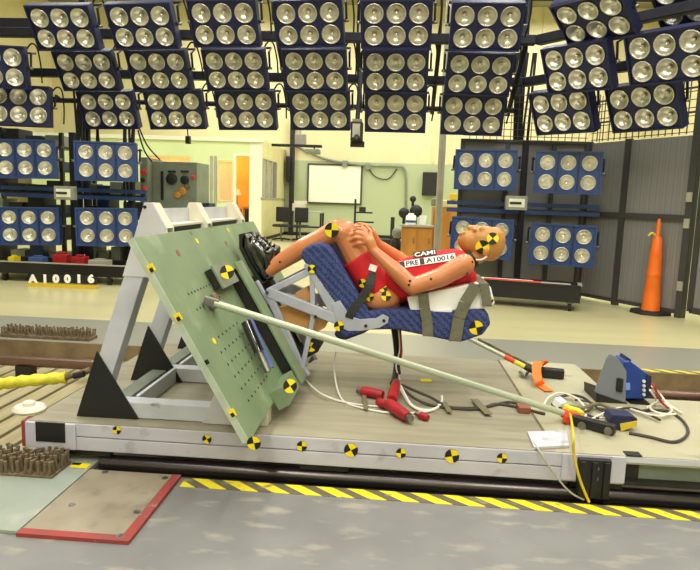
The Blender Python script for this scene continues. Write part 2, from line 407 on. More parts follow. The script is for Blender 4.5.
# cross planks over the pit left of the sled
pl = MB().box(-.062, .062, 0, 2.12, 0, .05).data('plank', 'deck_plank')
NTH = ['nearest to', 'second from', 'third from', 'fourth from', 'fifth from', 'sixth from', 'seventh from', 'eighth from', 'ninth from', 'tenth from', 'eleventh from', 'twelfth from', 'thirteenth from', 'fourteenth from', 'fifteenth from', 'sixteenth from', 'seventeenth from', 'eighteenth from', 'nineteenth from', 'twentieth from', 'twenty-first from', 'twenty-second from']
for i in range(22):
    x = -1.95-i*.158
    t = bpy.data.objects.new('pit_plank', pl); COL.objects.link(t); t.location = (x, 3.0, PITZ+.151)
    tag(t, 'brown cross plank over the track pit, %s the sled end' % NTH[i], 'plank', 'cross planks in the track pit')
o = solo(MB().box(-8, -1.92, 3.5, 3.7, PITZ, PITZ+.15), 'pit_joist', 'dark_steel', 'dark joist carrying the cross planks nearer the camera', 'joist', (-5, 3.6, PITZ))
o = solo(MB().box(-8, -1.92, 4.75, 4.95, PITZ, PITZ+.15), 'pit_joist', 'dark_steel', 'dark joist carrying the cross planks by the far rail', 'joist', (-5, 4.85, PITZ))

# steel floor plates at lower left
t = thing('floor_plate', 'pale green steel floor plate at the lower left beside the beige plate', 'floor plate', (-2.2, 2.45, 0))
MB().box(-3.6, -1.447, 2.205, 2.785, 0, .016).build('plate', 'plate_green', t, bevel=.003)
MB().box(-2.68, -1.447, 2.785, 2.98, .0005, .016).build('plate', 'plate_green', t, bevel=.003)
for x, y in ((-1.75, 2.3), (-2.3, 2.6)): MB().lathe([(.012, .016), (.012, .019)], (x, y, 0), n=10).build('bolt', 'steel', t)
t = thing('floor_plate', 'beige steel floor plate framed by worn red strips', 'floor plate', (-1.2, 2.5, 0))
MB().box(-1.443, -1.028, 2.232, 2.788, 0, .014).build('plate', 'plate_beige', t, bevel=.003)
MB().box(-1.026, -.985, 2.231, 2.785, 0, .016).build('red_strip', 'plate_red', t)
MB().box(-1.443, -.985, 2.19, 2.230, 0, .016).build('red_strip', 'plate_red', t)
for px, py in ((72, 505), (137, 512), (165, 478), (105, 472), (120, 536)):
    p = atz(px, py, .014); MB().lathe([(.016, .014), (.016, .016), (.009, .0165), (.009, .018)], (p.x, p.y, 0), n=12).build('bolt', 'steel', t)
o = MB().box(-1.51, -1.41, 2.86, 2.90, 0, .006)
# bristle mats
def bristle(label, xa, xb, ya, yb, nx, ny, z, h, zz=0):
    t = thing('bristle_mat', label, 'bristle mat', ((xa+xb)/2, (ya+yb)/2, zz))
    MB().box(xa, xb, ya, yb, zz, zz+z).build('base', 'rust', t, bevel=.004)
    me = MB().lathe([(.008, 0), (.007, h*.8), (.010, h*.82), (.009, h)], n=6).data('bristle', 'rust')
    for i in range(nx):
        for j in range(ny):
            b = bpy.data.objects.new('bristle', me); COL.objects.link(b); b.parent = t
            x = xa+(i+.5)*(xb-xa)/nx+random.uniform(-.006, .006); y = ya+(j+.5)*(yb-ya)/ny+random.uniform(-.006, .006)
            b.location = (x-(xa+xb)/2, y-(ya+yb)/2, z); b.rotation_euler = (random.uniform(-.12, .12), random.uniform(-.12, .12), 0)
            b.scale = (1, 1, random.uniform(.8, 1.1))
bristle('rusty mat of upright steel pins at the left end of the sled', -2.30, -1.56, 2.655, 2.835, 24, 6, .012, .07, .016)
bristle('far rusty mat of upright steel pins beyond the track pit', -3.62, -2.75, 5.36, 5.52, 26, 4, .03, .07)
solo(MB().box(-3.9, -3.64, 5.33, 5.42, 0, .03), 'edge_strip', 'rust', 'rusty steel strip along the far pit edge', 'steel strip', (-3.5, 5.33, 0))

# ================================================================== sled
B, SY, SB = .22, 2.85, 4.56
XL = -1.80; XR = at(626, 460, SY).x; XE = 1.36
sled = thing('test_sled', 'long low white test sled with brown deck and yellow-black target stickers', 'sled', (0, 3.6, -.02))
MB().box(XL+.01, .80, SY+.004, SB, B-.04, B).build('deck_plate', 'deck', sled)
q0, q1 = atz(577, 366, B), atz(525, 402, B)
MB().add([(.80, SY+.004, B), (XE, SY+.004, B), (XE, SB, B), (.80, SB, B), (.80, SY+.004, B-.04), (XE, SY+.004, B-.04), (XE, SB, B-.04), (.80, SB, B-.04)], [(0, 1, 2, 3), (7, 6, 5, 4), (4, 5, 1, 0), (5, 6, 2, 1), (6, 7, 3, 2), (7, 4, 0, 3)]).build('deck_plate', 'deck_light', sled)
MB().box(XE, 3.6, SY+.004, 3.79, B-.04, B).build('deck_plate', 'deck_light', sled)
MB().box(.793, .807, SY+.1, SB, B-.02, B+.002).build('deck_seam', 'rust', sled)
# front side beam: upper and lower flange plates with a groove between
zb = .078
MB().box(XL, XR, SY, SY+.09, .150, B-.004).build('upper_beam', 'white_paint', sled, bevel=.004)
MB().box(XL, XR, SY, SY+.09, zb, .146).build('lower_beam', 'white_paint', sled, bevel=.004)
MB().box(XL, XR, SY+.01, SY+.08, .145, .151).build('groove', 'dark_steel', sled)
MB().box(XL, XL+.26, SY-.012, SY+.01, zb+.004, B-.006).build('end_plate', 'white_paint', sled, bevel=.003)
c = at(52, 431, SY); MB().box(c.x-.075, c.x+.075, SY-.018, SY-.011, c.z-.05, c.z+.05).build('dark_panel', 'black', sled)
MB().box(XL-.025, XL, SY+.0, SY+.07, zb+.004, B-.006).build('red_end', 'plate_red', sled)
MB().box(XL-.005, XE, SB-.08, SB-.01, zb, B-.045).build('rear_beam', 'white_paint', sled, bevel=.004)
MB().lathe([(.075, B+.0), (.082, B+.015), (.07, B+.03), (.03, B+.032), (.03, B+.05), (.022, B+.055)], (at(29, 404, 2.97).x, 2.97, 0), n=20).build('tow_eye', 'cream_paint', sled, smooth=True)
# recessed channel at the right
MB().box(XR, 3.6, SY+.0, SY+.09, B-.03, B-.004).build('channel_flange', 'grey_paint', sled)
MB().box(XR, 3.6, SY+.045, SY+.09, zb, B-.03).build('channel_web', 'machine_grey', sled)
MB().box(XR, 3.6, SY+.0, SY+.09, zb, zb+.018).build('channel_flange', 'dark_steel', sled)
MB().box(XR+.015, XR+.075, SY+.03, SY+.05, zb+.018, B-.03).build('web_patch', 'dark_steel', sled)
# black bracket, joint plate, top plate
a, b_ = at(579, 458, SY-.02), at(608, 498, SY-.02)
t_ = MB().box(a.x, b_.x, SY-.03, SY, .01, a.z-.002)
for k in (.0, .055, .11): t_.box(a.x+.004+k, a.x+.03+k, SY-.04, SY-.03, .02, a.z-.01)
br = t_.build('stop_bracket', 'black', sled, bevel=.003)
for z in (.115, .165): MB().lathe([(.013, 0), (.013, .008)], ((a.x+b_.x)/2+.004, SY-.03, z), (0, -1, 0), 10).build('bolt', 'steel', br)
c0 = at(561, 470, SY); MB().box(c0.x, a.x-.004, SY-.008, SY, zb+.01, B-.004).build('joint_plate', 'white_paint', sled, bevel=.002)
MB().box(b_.x+.004, XR, SY-.008, SY, zb+.01, B-.004).build('joint_plate', 'white_paint', sled, bevel=.002)
p = [atz(527, 434, B), atz(566, 433, B), atz(569, 448, B), atz(534, 450, B)]
MB().extrude([(v.x, max(v.y, SY-.004), B+.002) for v in p], (0, 0, .012)).build('cover_plate', 'white_paint', sled)
MB().box(1.12, 1.19, SY-.0, SY+.05, B, B+.006).build('clip', 'dark_steel', sled)
for px, py, r, q in ((117, 430, .021, 0), (207, 439, .023, .5), (302, 446, .025, 0), (351, 450, .034, .4), (401, 453, .024, 0), (452, 456, .034, .3), (502, 458, .024, 0)):
    target(sled, at(px, py, SY-.001), (0, -1, 0), r, q)
for x in (-1.5, -.3, 1.0, 2.4):
    for y in (2.90, 4.50):
        MB().box(x-.12, x+.12, y-.03, y+.03, .045, .1).build('runner_shoe', 'dark_steel', sled)
p = Vector((-1.50, 2.805, .017))
o = solo(MB().box(p.x-.045, p.x+.04, p.y-.02, p.y+.03, .016, .019), 'floor_target', 'target_yellow', 'small yellow target mark on the floor below the left end of the sled', 'target mark', (p.x, p.y, .016))
mk = MB().box(p.x-.05, p.x-.008, p.y+.005, p.y+.03, .019, .020).build('black_quarter', 'target_black', o)

# ================================================================== support frame
n0 = at(250, 441, 2.5); n1 = at(134, 237, 2.5); n0.y = n1.y = 2.5
U = (n1-n0).normalized(); NP = Vector((-U.z, 0, U.x)); NP = NP if NP.x > 0 else -NP      # up-slope and outward normal
LP = (n1-n0).length
YP0, YP1 = 2.5, 4.66
def onp(u, y, h=0): return n0+U*u+NP*h+Vector((0, y-n0.y, 0))
def hitp(px, py, h=0):
    d = ray(px, py); o = n0+NP*h; p = EYEP+d*((o-EYEP).dot(NP)/d.dot(NP)); return p
fr = thing('support_frame', 'white steel A-frame with black corner plates carrying the green plate', 'frame', (-1.2, 3.6, B))
def slope_x(z): return n0.x+(z-n0.z)*(n1.x-n0.x)/(n1.z-n0.z)
TH = .035
for fi, y in enumerate((2.95, 3.60, 4.42)):
    w_ = .10
    xl = lambda z: -1.573+(z-.22)*.363/1.096
    # left post (channel: web plus two flanges)
    MB().prism([(xl(.22), .225), (xl(.22)+.10, .225), (xl(1.2)+.10, 1.2), (xl(1.2), 1.2)], y+.004, y+w_-.004).build('post', 'grey_paint', fr, bevel=.004)
    off = TH/abs(NP.x)+.004
    MB().prism([(slope_x(.30)-off, .30), (slope_x(.30)-off-.1, .30), (slope_x(1.14)-off-.07, 1.14), (slope_x(1.14)-off, 1.14)], y+.004, y+w_-.004).build('slope_post', 'grey_paint', fr, bevel=.004)
    MB().box(xl(.22)+.1, -.722, y+.004, y+w_-.004, B+.003, B+.085).build('base_beam', 'grey_paint', fr, bevel=.004)
    g = [(xl(.95)-.006, .95), (xl(1.316)-.012, 1.316), (slope_x(1.316)-off+.024, 1.316), (slope_x(1.195)-off+.024, 1.195), (slope_x(1.15)-off, 1.15), (slope_x(.95)-off, .95)]
    MB().prism(g, y, y+.012).build('top_gusset', 'cream_paint' if fi else 'frame_white', fr, bevel=.002)
    MB().prism(g, y+w_-.012, y+w_).build('top_gusset', 'cream_paint', fr, bevel=.002)
    MB().prism([(slope_x(1.316)-off+.024, 1.316), (slope_x(1.195)-off+.024, 1.195), (slope_x(1.195)-off+.008, 1.195), (slope_x(1.316)-off+.008, 1.316)], y+.012, y+w_-.012).build('gusset_flange', 'cream_paint', fr)
    MB().box(-.72, -.60, y, y+w_, B+.003, B+.085).build('foot', 'cream_paint', fr)
    MB().prism([(-1.585, B+.003), (-1.262, B+.003), (-1.472, .565)], y-.012, y-.0).build('corner_plate', 'black', fr)
    MB().prism([(-.93, B+.003), (slope_x(.34)-off-.002, B+.003), (slope_x(.34)-off-.002, .34), (slope_x(.50)-off-.002, .50), (-.835, .46)], y-.012, y-.001).build('lower_gusset', 'frame_white', fr)
for ya, yb in ((3.05, 3.60), (3.70, 4.42)):
    MB().box(-1.235, -1.222, ya, yb, 1.15, 1.285).build('top_beam_web', 'grey_paint', fr)
    MB().box(-1.222, -1.14, ya, yb, 1.195, 1.207).build('top_beam_flange', 'cream_paint', fr); MB().box(-1.162, -1.15, ya, yb, 1.15, 1.194).build('top_beam_gap_shade', 'dark_steel', fr)  # dark strip stands in for the shaded gap below the flange
    MB().box(-1.45, -1.36, ya, yb, B+.003, B+.075).build('cross_beam', 'machine_grey', fr, bevel=.004)
    MB().box(-1.32, -1.30, ya, yb, B+.003, B+.09).build('cross_beam', 'grey_paint', fr)
MB().lathe([(.008, 0), (.008, .006)], at(145, 207, 2.95), (0, -1, 0), 8).build('bolt', 'dark_steel', fr)

# ================================================================== green plate
gp = thing('mounting_plate', 'green sloping mounting plate covered with bolt holes and marks', 'plate', tuple(onp(0, 3.6, -.02)))
MB().extrude([onp(0, YP0), onp(0, YP0, -TH), onp(LP, YP0, -TH), onp(LP, YP0)], (0, YP1-YP0, 0)).build('plate', 'board_green', gp, bevel=.003)
MB().extrude([onp(.002, YP0-.004, -.002), onp(.002, YP0-.004, -TH+.002), onp(LP-.002, YP0-.004, -TH+.002), onp(LP-.002, YP0-.004, -.002)], (0, .004, 0)).build('edge_strip', 'edge_green', gp)
hole = MB().lathe([(.0065, .0), (.0065, .0012)], (0, 0, 0), NP, 8).data('bolt_hole', 'black')
def holes(u0, u1, nu, y0, y1, ny):
    for i in range(nu):
        for j in range(ny):
            h = bpy.data.objects.new('bolt_hole', hole); COL.objects.link(h); h.parent = gp
            h.location = onp(u0+(u1-u0)*i/max(nu-1, 1), y0+(y1-y0)*j/max(ny-1, 1), .0003)-Vector(gp.location)
holes(.60, .68, 2, 2.72, 3.08, 9); holes(.12, .44, 6, 2.72, 3.12, 7)
def spot(px, py, r, m, nm='paint_spot'):
    p = hitp(px, py, .0005); MB().lathe([(r, 0), (r, .0015)], p, NP, 14).build(nm, m, gp)
for a in ((178, 253, .018, 'spot_red'), (226, 243, .014, 'spot_red'), (197, 241, .016, 'target_yellow'), (228, 230, .016, 'target_yellow'), (214, 341, .016, 'target_yellow'), (211, 226, .014, 'steel'), (191, 233, .012, 'steel')): spot(*a)
for px, py in ((151, 268), (178, 317), (232, 413)):   # yellow-black marks folded over the near edge
    p = at(px, py, YP0-.006); mbm = MB(); mbm.obox(p, U, (0, 1, 0), NP, .017, .003, .014, 0); mbm.obox(p-U*.008-NP*.001, U, (0, 1, 0), NP, .009, .0035, .008, 1)
    mbm.build('edge_mark', ['target_yellow', 'target_black'], gp)
p = at(207, 362, YP0-.006); MB().obox(p, U, (0, 1, 0), NP, .01, .003, .008).build('edge_mark', 'target_black', gp)
target(gp, at(254, 443, YP0-.008), (0, -1, 0), .030, .25)
# riser beams the seat tracks sit on
u0, u1 = -.02, .70
MB().extrude([onp(u0+.02, 3.39, .001), onp(u1, 3.39, .001), onp(u1, 3.39, .066), onp(u0+.02, 3.39, .066)], (0, .10, 0)).build('riser_web', 'dark_steel', gp)
MB().extrude([onp(u0-.03, 3.37, .067), onp(u1+.03, 3.37, .067), onp(u1+.03, 3.37, .08), onp(u0-.03, 3.37, .08)], (0, .16, 0)).build('riser_flange', 'board_green', gp, bevel=.002)
MB().extrude([onp(.64, 3.06, .002), onp(.75, 3.06, .002), onp(.75, 3.06, .045), onp(.64, 3.06, .045)], (0, .28, 0)).build('riser_tab', 'dark_steel', gp)
MB().extrude([onp(.63, 3.05, .046), onp(.76, 3.05, .046), onp(.76, 3.05, .056), onp(.63, 3.05, .056)], (0, .30, 0)).build('riser_tab', 'machine_grey', gp)
MB().extrude([onp(-.05, 3.02, .002), onp(.05, 3.02, .002), onp(.05, 3.02, .066), onp(-.05, 3.02, .066)], (0, .34, 0)).build('riser_tab', 'board_green', gp)
MB().extrude([onp(.02, 3.52, .001), onp(.62, 3.52, .001), onp(.62, 3.52, .012), onp(.02, 3.52, .012)], (0, .5, 0)).build('riser_pan', 'dark_steel', gp)
# dark actuator beside the riser
p0, p1 = hitp(246, 322, .05), hitp(268, 372, .05)
MB().tube([p0, p0+(p1-p0)*.6], .028, 12).build('damper', 'black_gloss', gp, smooth=True)
MB().tube([p0+(p1-p0)*.55, p1], .018, 12).build('damper_rod', 'steel', gp, smooth=True)
MB().tube([p0+Vector((0, .07, 0)), p1+Vector((0, .07, 0))], .02, 10).build('damper', 'blue_plastic', gp, smooth=True)
pt = hitp(227, 272, .095); target(gp, pt, NP*.45+Vector((0, -.8, 0)), .036, .2, name='target_disc')
pt = hitp(290, 386, .11); target(gp, pt, NP*.45+Vector((0, -.8, 0)), .036, .5, name='target_disc')

# ================================================================== aircraft seat, lying on its back on the sloping plate
YC = 3.86                       # middle of seat and dummy
SN, SF = 3.63, 4.09             # near and far side of the seat
def q3(px, py, Y): return at(px, py, Y)
seat = thing('aircraft_seat', 'blue aircraft seat with grey leg frame tipped onto its back', 'seat', tuple(hitp(285, 335, .09)))
def soft(poly_px, name, y0, y1, m, par, vox=.012, sm=4, refY=SN):
    poly = quads(poly_px, refY); mb = MB().prism(poly, y0, y1)
    return remesh(mb, name, m, vox, sm, par)
cushion = soft([(300, 256), (303, 249), (312, 244), (323, 243), (330, 247), (352, 284), (375, 322), (360, 330), (346, 322)], 'seat_cushion', SN, SF, 'seat_fabric', seat)
backr = soft([(336, 333), (346, 324), (362, 313), (384, 309), (410, 310), (450, 312), (476, 309), (488, 312), (491, 324), (483, 335), (463, 342), (450, 341), (396, 330), (370, 330), (352, 336), (340, 338)], 'backrest', SN, SF, 'seat_fabric', seat)
soft([(333, 333), (345, 331), (372, 329), (364, 334), (345, 341), (336, 339)], 'lower_bolster', SN+.01, SF-.01, 'navy', seat, .012, 3)
target(seat, at(476, 327.5, SN+.002), (0, -1, 0), .042, .35)
for k, y in enumerate((SN+.02, SF-.06)):
    P_ = lambda px, py, yy=y: (lambda v: Vector((v.x, yy, v.z)))(at(px, py, SN+.02))
    A, Bp, Cc, D = P_(268, 292), P_(312, 270), P_(334, 321), P_(302, 369)
    MB().bar(A, Bp, .034, .042).build('leg_tube', 'seat_metal', seat, bevel=.005)
    MB().bar(A, P_(345, 322), .04, .062).build('diagonal_brace', 'seat_metal', seat, bevel=.005)
    MB().bar(A, D, .034, .046).build('leg_tube', 'seat_metal', seat, bevel=.005)
    MB().bar(Bp, P_(313, 318), .024, .030).build('strut', 'seat_metal', seat, bevel=.004)
    MB().bar(P_(313, 318), D, .024, .030).build('strut', 'seat_metal', seat, bevel=.004)
    MB().bar(P_(309, 262), P_(342, 322), .036, .075).build('seat_rail', 'seat_metal', seat, bevel=.006)
    arm = [(331, 304), (340, 300), (350, 316), (360, 319), (376, 318), (383, 314), (389, 317), (388, 323), (379, 328), (362, 331), (348, 331), (338, 326)]
    MB().prism([(v.x, v.z) for v in (at(px, py, SN) for px, py in arm)], y-.022 if k == 0 else y+.03, y-.004 if k == 0 else y+.048).build('hinge_casting', 'seat_metal', seat, bevel=.004)
    for px, py in ((268, 292), (302, 369), (316, 316), (384, 320), (366, 325)):
        v = P_(px, py); MB().lathe([(.010, 0), (.010, .008)], v+Vector((0, -.022 if k == 0 else .03, 0)), (0, -1, 0), 10).build('bolt', 'dark_steel' if px > 300 else 'steel', seat)
    for u_, v_ in (((252, 283), (265, 306)), ((290, 357), (304, 377))):       # track fittings
        a_, b__ = P_(*u_), P_(*v_); MB().bar(a_, b__, .036, .045).build('track_fitting', 'steel', seat, bevel=.006)
        d_ = (b__-a_).normalized(); MB().bar(a_+Vector((.03, 0, .015)), b__+Vector((.03, 0, .015)), .026, .02).build('track_fitting', 'seat_metal', seat, bevel=.004)
    MB().bar(P_(252, 285), P_(300, 376), .03, .014).build('seat_track', 'dark_steel', seat)
for px, py in ((313, 318), (268, 292), (302, 369), (336, 320)):
    v = at(px, py, SN+.02); MB().tube([(v.x, SN+.02, v.z), (v.x, SF-.06, v.z)], .014, 10).build('cross_tube', 'seat_metal', seat, smooth=True)
target(seat, at(312, 269, SN-.012), (0, -1, 0), .026, .8); target(seat, at(339, 326, SN-.03), (0, -1, 0), .030, .3); 
v = at(312, 348, SN+.03); MB().prism(quads([(300, 348), (318, 335), (326, 338), (318, 352), (303, 360)], SN+.05), SN+.05, SN+.07).build('shield_plate', 'black', seat); target(seat, at(311, 347, SN+.045), (0, -1, 0), .03, 1.0)
bd = quads([(276, 307), (290, 304), (297, 292), (309, 285), (313, 300), (330, 318), (326, 326), (310, 336), (288, 322)], SN+.12)
o = solo(MB().prism(bd, SN+.075, SN+.125), 'wooden_block', 'cardboard', 'tan plywood panel wedged between the seat legs', 'wood panel', (bd[0][0], SN+.16, bd[7][1]), bevel=.003)

# ================================================================== crash test dummy
dm = thing('crash_test_dummy', 'crash test dummy in red shirt lying back with hands on knees', 'dummy', tuple(at(392, 312, YC)))
b = MB()
def J(px, py, Y): return at(px, py, Y)
NL, FL = 3.765, 3.955
# torso
for y in (YC-.085, YC+.085):
    b.capsule(J(398, 283, y), J(425, 273, y), .112, .115); b.capsule(J(425, 273, y), J(452, 268, y), .115, .108)
b.capsule(J(458, 268, YC-.13), J(458, 266, YC+.13), .075, .075)
b.capsule(J(388, 298, YC-.08), J(388, 298, YC+.08), .085, .085)
# neck and head
b.capsule(J(462, 264, YC), J(481, 253, YC), .055, .055)
HC = J(485.5, 243.5, YC); hx = (J(504, 250, YC)-J(459, 240, YC)).normalized(); hz = Vector((0, 1, 0)).cross(hx)*-1
hz = hz if hz.z > 0 else -hz
b.ellipsoid(HC, hx*.118, Vector((0, .078, 0)), hz*.108)
b.ellipsoid(J(493, 244, YC), hx*.075, Vector((0, .076, 0)), hz*.108)
b.ellipsoid(J(471, 242, YC), hx*.080, Vector((0, .058, 0)), hz*.072)         # jaw and face
b.ellipsoid(J(463.5, 240.5, YC), hx*.040, Vector((0, .038, 0)), hz*.042)      # chin
b.capsule(J(469.5, 227.6, YC), J(479, 226.8, YC), .017, .010, 10); b.capsule(J(475, 230, YC-.034), J(475, 230, YC-.03), .014, .014, 8); b.capsule(J(475, 230, YC+.03), J(475, 230, YC+.034), .014, .014, 8)               # nose
b.capsule(J(464.5, 232.5, YC-.02), J(464.5, 232.5, YC+.02), .012, .012, 8); b.capsule(J(461, 233.5, YC-.016), J(461, 233.5, YC+.016), .011, .011, 8)      # lips
b.capsule(J(482, 229, YC-.035), J(482, 229, YC+.035), .018, .018, 8)          # brow
for s in (-1, 1): b.ellipsoid(J(486, 252, YC+s*.075), hx*.022, Vector((0, .016, 0)), hz*.034)   # ears
# legs
for y, dx in ((NL, 0), (FL, 1)):
    hip, knee, ank = J(385, 300, y), J(343+dx*2, 233-dx*1, y), J(268, 270, y)
    b.capsule(hip, J(362, 265, y), .098, .088); b.capsule(J(362, 265, y), knee, .088, .070)
    b.capsule(knee, J(337, 231, y), .080, .074)
    b.capsule(J(336, 231, y), J(303, 248, y), .066, .060); b.capsule(J(303, 248, y), ank, .060, .045)
    b.ellipsoid(J(270, 269, y), (.05, 0, 0), (0, .042, 0), (0, 0, .048))
    b.capsule(ank, J(262, 268, y), .045, .04)
# arms
def hand(w, palm, tips, thumb, r=.0105):
    b.capsule(w, palm, .030, .034)
    for (a_, m_, t_) in tips: b.capsule(palm+(a_-palm)*.55, a_, .016, .012, 10); b.capsule(a_, m_, .012, r, 8); b.capsule(m_, t_, r, r*.85, 8)
    b.capsule(w+(palm-w)*.5, thumb[0], .016, .012, 8); b.capsule(thumb[0], thumb[1], .012, .009, 8)
sh, el, wr = J(464, 264.5, YC-.215), J(412, 286.5, YC-.26), J(374, 251, YC-.2)
b.capsule(sh, sh, .064, .064); b.capsule(sh, J(440, 277.5, YC-.24), .062, .058); b.capsule(J(440, 277.5, YC-.24), el, .058, .050)
b.capsule(el, J(398, 273, YC-.245), .051, .050); b.capsule(J(398, 273, YC-.245), wr, .049, .032)
hand(wr, J(370, 242, YC-.19), [(J(365, 230.5, YC-.175), J(358, 228.5, YC-.16), J(353.5, 231, YC-.14)), (J(363, 234, YC-.185), J(355.5, 232.5, YC-.175), J(350.5, 235.5, YC-.155)),
      (J(362.5, 238.5, YC-.19), J(355, 237.5, YC-.185), J(350.5, 240.5, YC-.168)), (J(363, 243.5, YC-.19), J(357.5, 243, YC-.19), J(353.5, 245.5, YC-.18))], (J(371, 231, YC-.15), J(366, 226, YC-.12)))
sh2, el2, wr2 = J(459, 258, YC+.21), J(412, 268, YC+.26), J(378, 244, YC+.14)
b.capsule(sh2, sh2, .062, .062); b.capsule(sh2, el2, .060, .050); b.capsule(el2, J(398, 258, YC+.22), .05, .048); b.capsule(J(398, 258, YC+.22), wr2, .047, .032)
hand(wr2, J(371, 234, YC+.1), [(J(366, 224.5, YC+.11), J(359, 223.5, YC+.12), J(354, 226, YC+.12)), (J(364, 226, YC+.085), J(357, 226, YC+.085), J(352.5, 229, YC+.085)),
      (J(364, 228.5, YC+.06), J(357, 229, YC+.05), J(353, 232, YC+.05)), (J(365, 232, YC+.035), J(359, 232.5, YC+.02), J(355.5, 235, YC+.02))], (J(370, 227, YC+.03), J(364, 225, YC+.0)))
body = remesh(b, 'body', 'skin', .0062, 5, dm)
# the head skin is a duller tan than the vinyl limbs
body.data.materials.append(MATS['skin_head'])
hp0, off = J(466, 257, YC), world_loc(dm); hd = (J(480, 250, YC)-hp0).normalized()
nx = Vector((hd.x, 0, hd.z))
for p in body.data.polygons:
    if (Vector(p.center)+off-hp0).dot(nx) > 0 and abs((Vector(p.center)+off).y-YC) < .13: p.material_index = 1
# shirt and shorts
s = MB()
for y in (YC-.088, YC+.088):
    s.capsule(J(402, 281, y), J(425, 273, y), .128, .128); s.capsule(J(425, 273, y), J(453, 267.5, y), .128, .118)
s.capsule(J(459, 268.5, YC-.145), J(459, 267, YC+.145), .083, .083)
s.capsule(J(468, 276, YC-.12), J(468, 276, YC+.12), .05, .05); s.capsule(J(474, 283, YC-.1), J(462, 280, YC-.1), .03, .04)
shirt = remesh(s, 'shirt', 'shirt', .0085, 4, dm)
s = MB()
for y in (NL, FL):
    d = (J(362, 265, y)-J(384, 299, y)).normalized(); h1 = J(357, 257, y)
    s.tube([J(378, 290, y), J(368, 274, y), h1], [.105, .102, .098], 18)
s.capsule(J(395, 290, YC-.08), J(395, 290, YC+.08), .092, .092)
shorts = remesh(s, 'shorts', 'shirt', .0085, 2, dm)
MB().tube([J(465, 262.5, YC), J(474, 257, YC)], .062, 16).build('collar', 'black', dm, smooth=True)
MB().tube(smooth_pts([J(476, 260, YC-.075), J(482, 259.5, YC-.085), J(487, 256.5, YC-.09)]), .006, 6).build('ear_wire', 'white_cable', dm, smooth=True)
# hip flesh block below the cut-away shorts
s = MB(); s.ellipsoid(J(382, 298, YC-.13), (.12, 0, .02), (0, .085, 0), (-.01, 0, .082)); hipb = remesh(s, 'hip_flesh', 'skin', .012, 2, dm)
# shoes
for y in (NL, FL):
    sp = [(243, 233), (249, 230.5), (254, 231.5), (259, 238.5), (266, 242.5), (274, 247), (272.5, 254), (268, 261), (270, 270), (273, 276), (269, 280.5), (263, 281), (253, 265.5), (243.5, 246)]
    sm = MB(); K = lambda px, py, dy=0.: (lambda v: Vector((v.x, y+dy, v.z)))(at(px, py, NL))
    for d_ in (-.014, .014):
        sm.capsule(K(264, 274, d_*.6), K(257, 262, d_*.8), .040, .040); sm.capsule(K(257, 262, d_*.8), K(250, 247, d_), .040, .042); sm.capsule(K(250, 247, d_), K(248.5, 238.5, d_), .042, .032)
        sm.capsule(K(268.5, 270, d_*.6), K(265, 256, d_*.6), .036, .042); sm.capsule(K(265, 256, d_*.6), K(255, 244, d_*.8), .042, .034)
    sm.capsule(K(267, 262), K(271, 251), .046, .026)
    shoe = remesh(sm, 'shoe', 'patent_leather', .007, 6, dm)
    so = [(240.5, 234), (244, 233), (244, 246), (253.5, 265), (264, 281), (268, 281), (264, 284.5), (259, 281), (250, 266), (241, 248)]
    MB().prism([(v.x, v.z) for v in (at(px, py, NL) for px, py in so)], y-.048, y+.048).build('sole', 'rubber', shoe, bevel=.004)
    for i in range(4):
        a_ = at(257+i*3.6, 241+i*2.6, NL); MB().tube([(a_.x, y-.03, a_.z+.004), (a_.x+.005, y, a_.z+.014), (a_.x, y+.03, a_.z+.004)], .006, 6).build('lace', 'black_gloss', shoe, smooth=True)
bv = bvh([body, shirt, shorts, hipb])
def on_dummy(px, py, r, rot=0, par=dm, q=(1, 0, 1, 0), lift=.003):
    d = ray(px, py).normalized(); l, n, i, dd = bv.ray_cast(EYEP, d)
    if l is None: return
    n = n if n.dot(d) < 0 else -n
    n = (n*.7-d*.3).normalized()
    return target(par, l+n*lift, n, r, rot, q=q, t=.004)
on_dummy(332, 230, .044, .1); on_dummy(482.5, 247, .042, .4, q=(0, 1, 0, 1)); on_dummy(492.5, 238.5, .036, .9, q=(0, 1, 0, 1))
on_dummy(363, 283, .028, .6); on_dummy(370, 297, .026, .2); on_dummy(383, 289, .026, .5); on_dummy(386, 296, .03, 0)
for px, py in ((270, 264), (280, 262), (467, 273), (472, 262), (410, 281), (431, 279), (409, 285)):
    d = ray(px, py).normalized(); l, n, i, dd = bv.ray_cast(EYEP, d)
    if l: MB().lathe([(.008, -.004), (.008, .002)], l, -d, 8).build('screw_hole', 'black', dm)
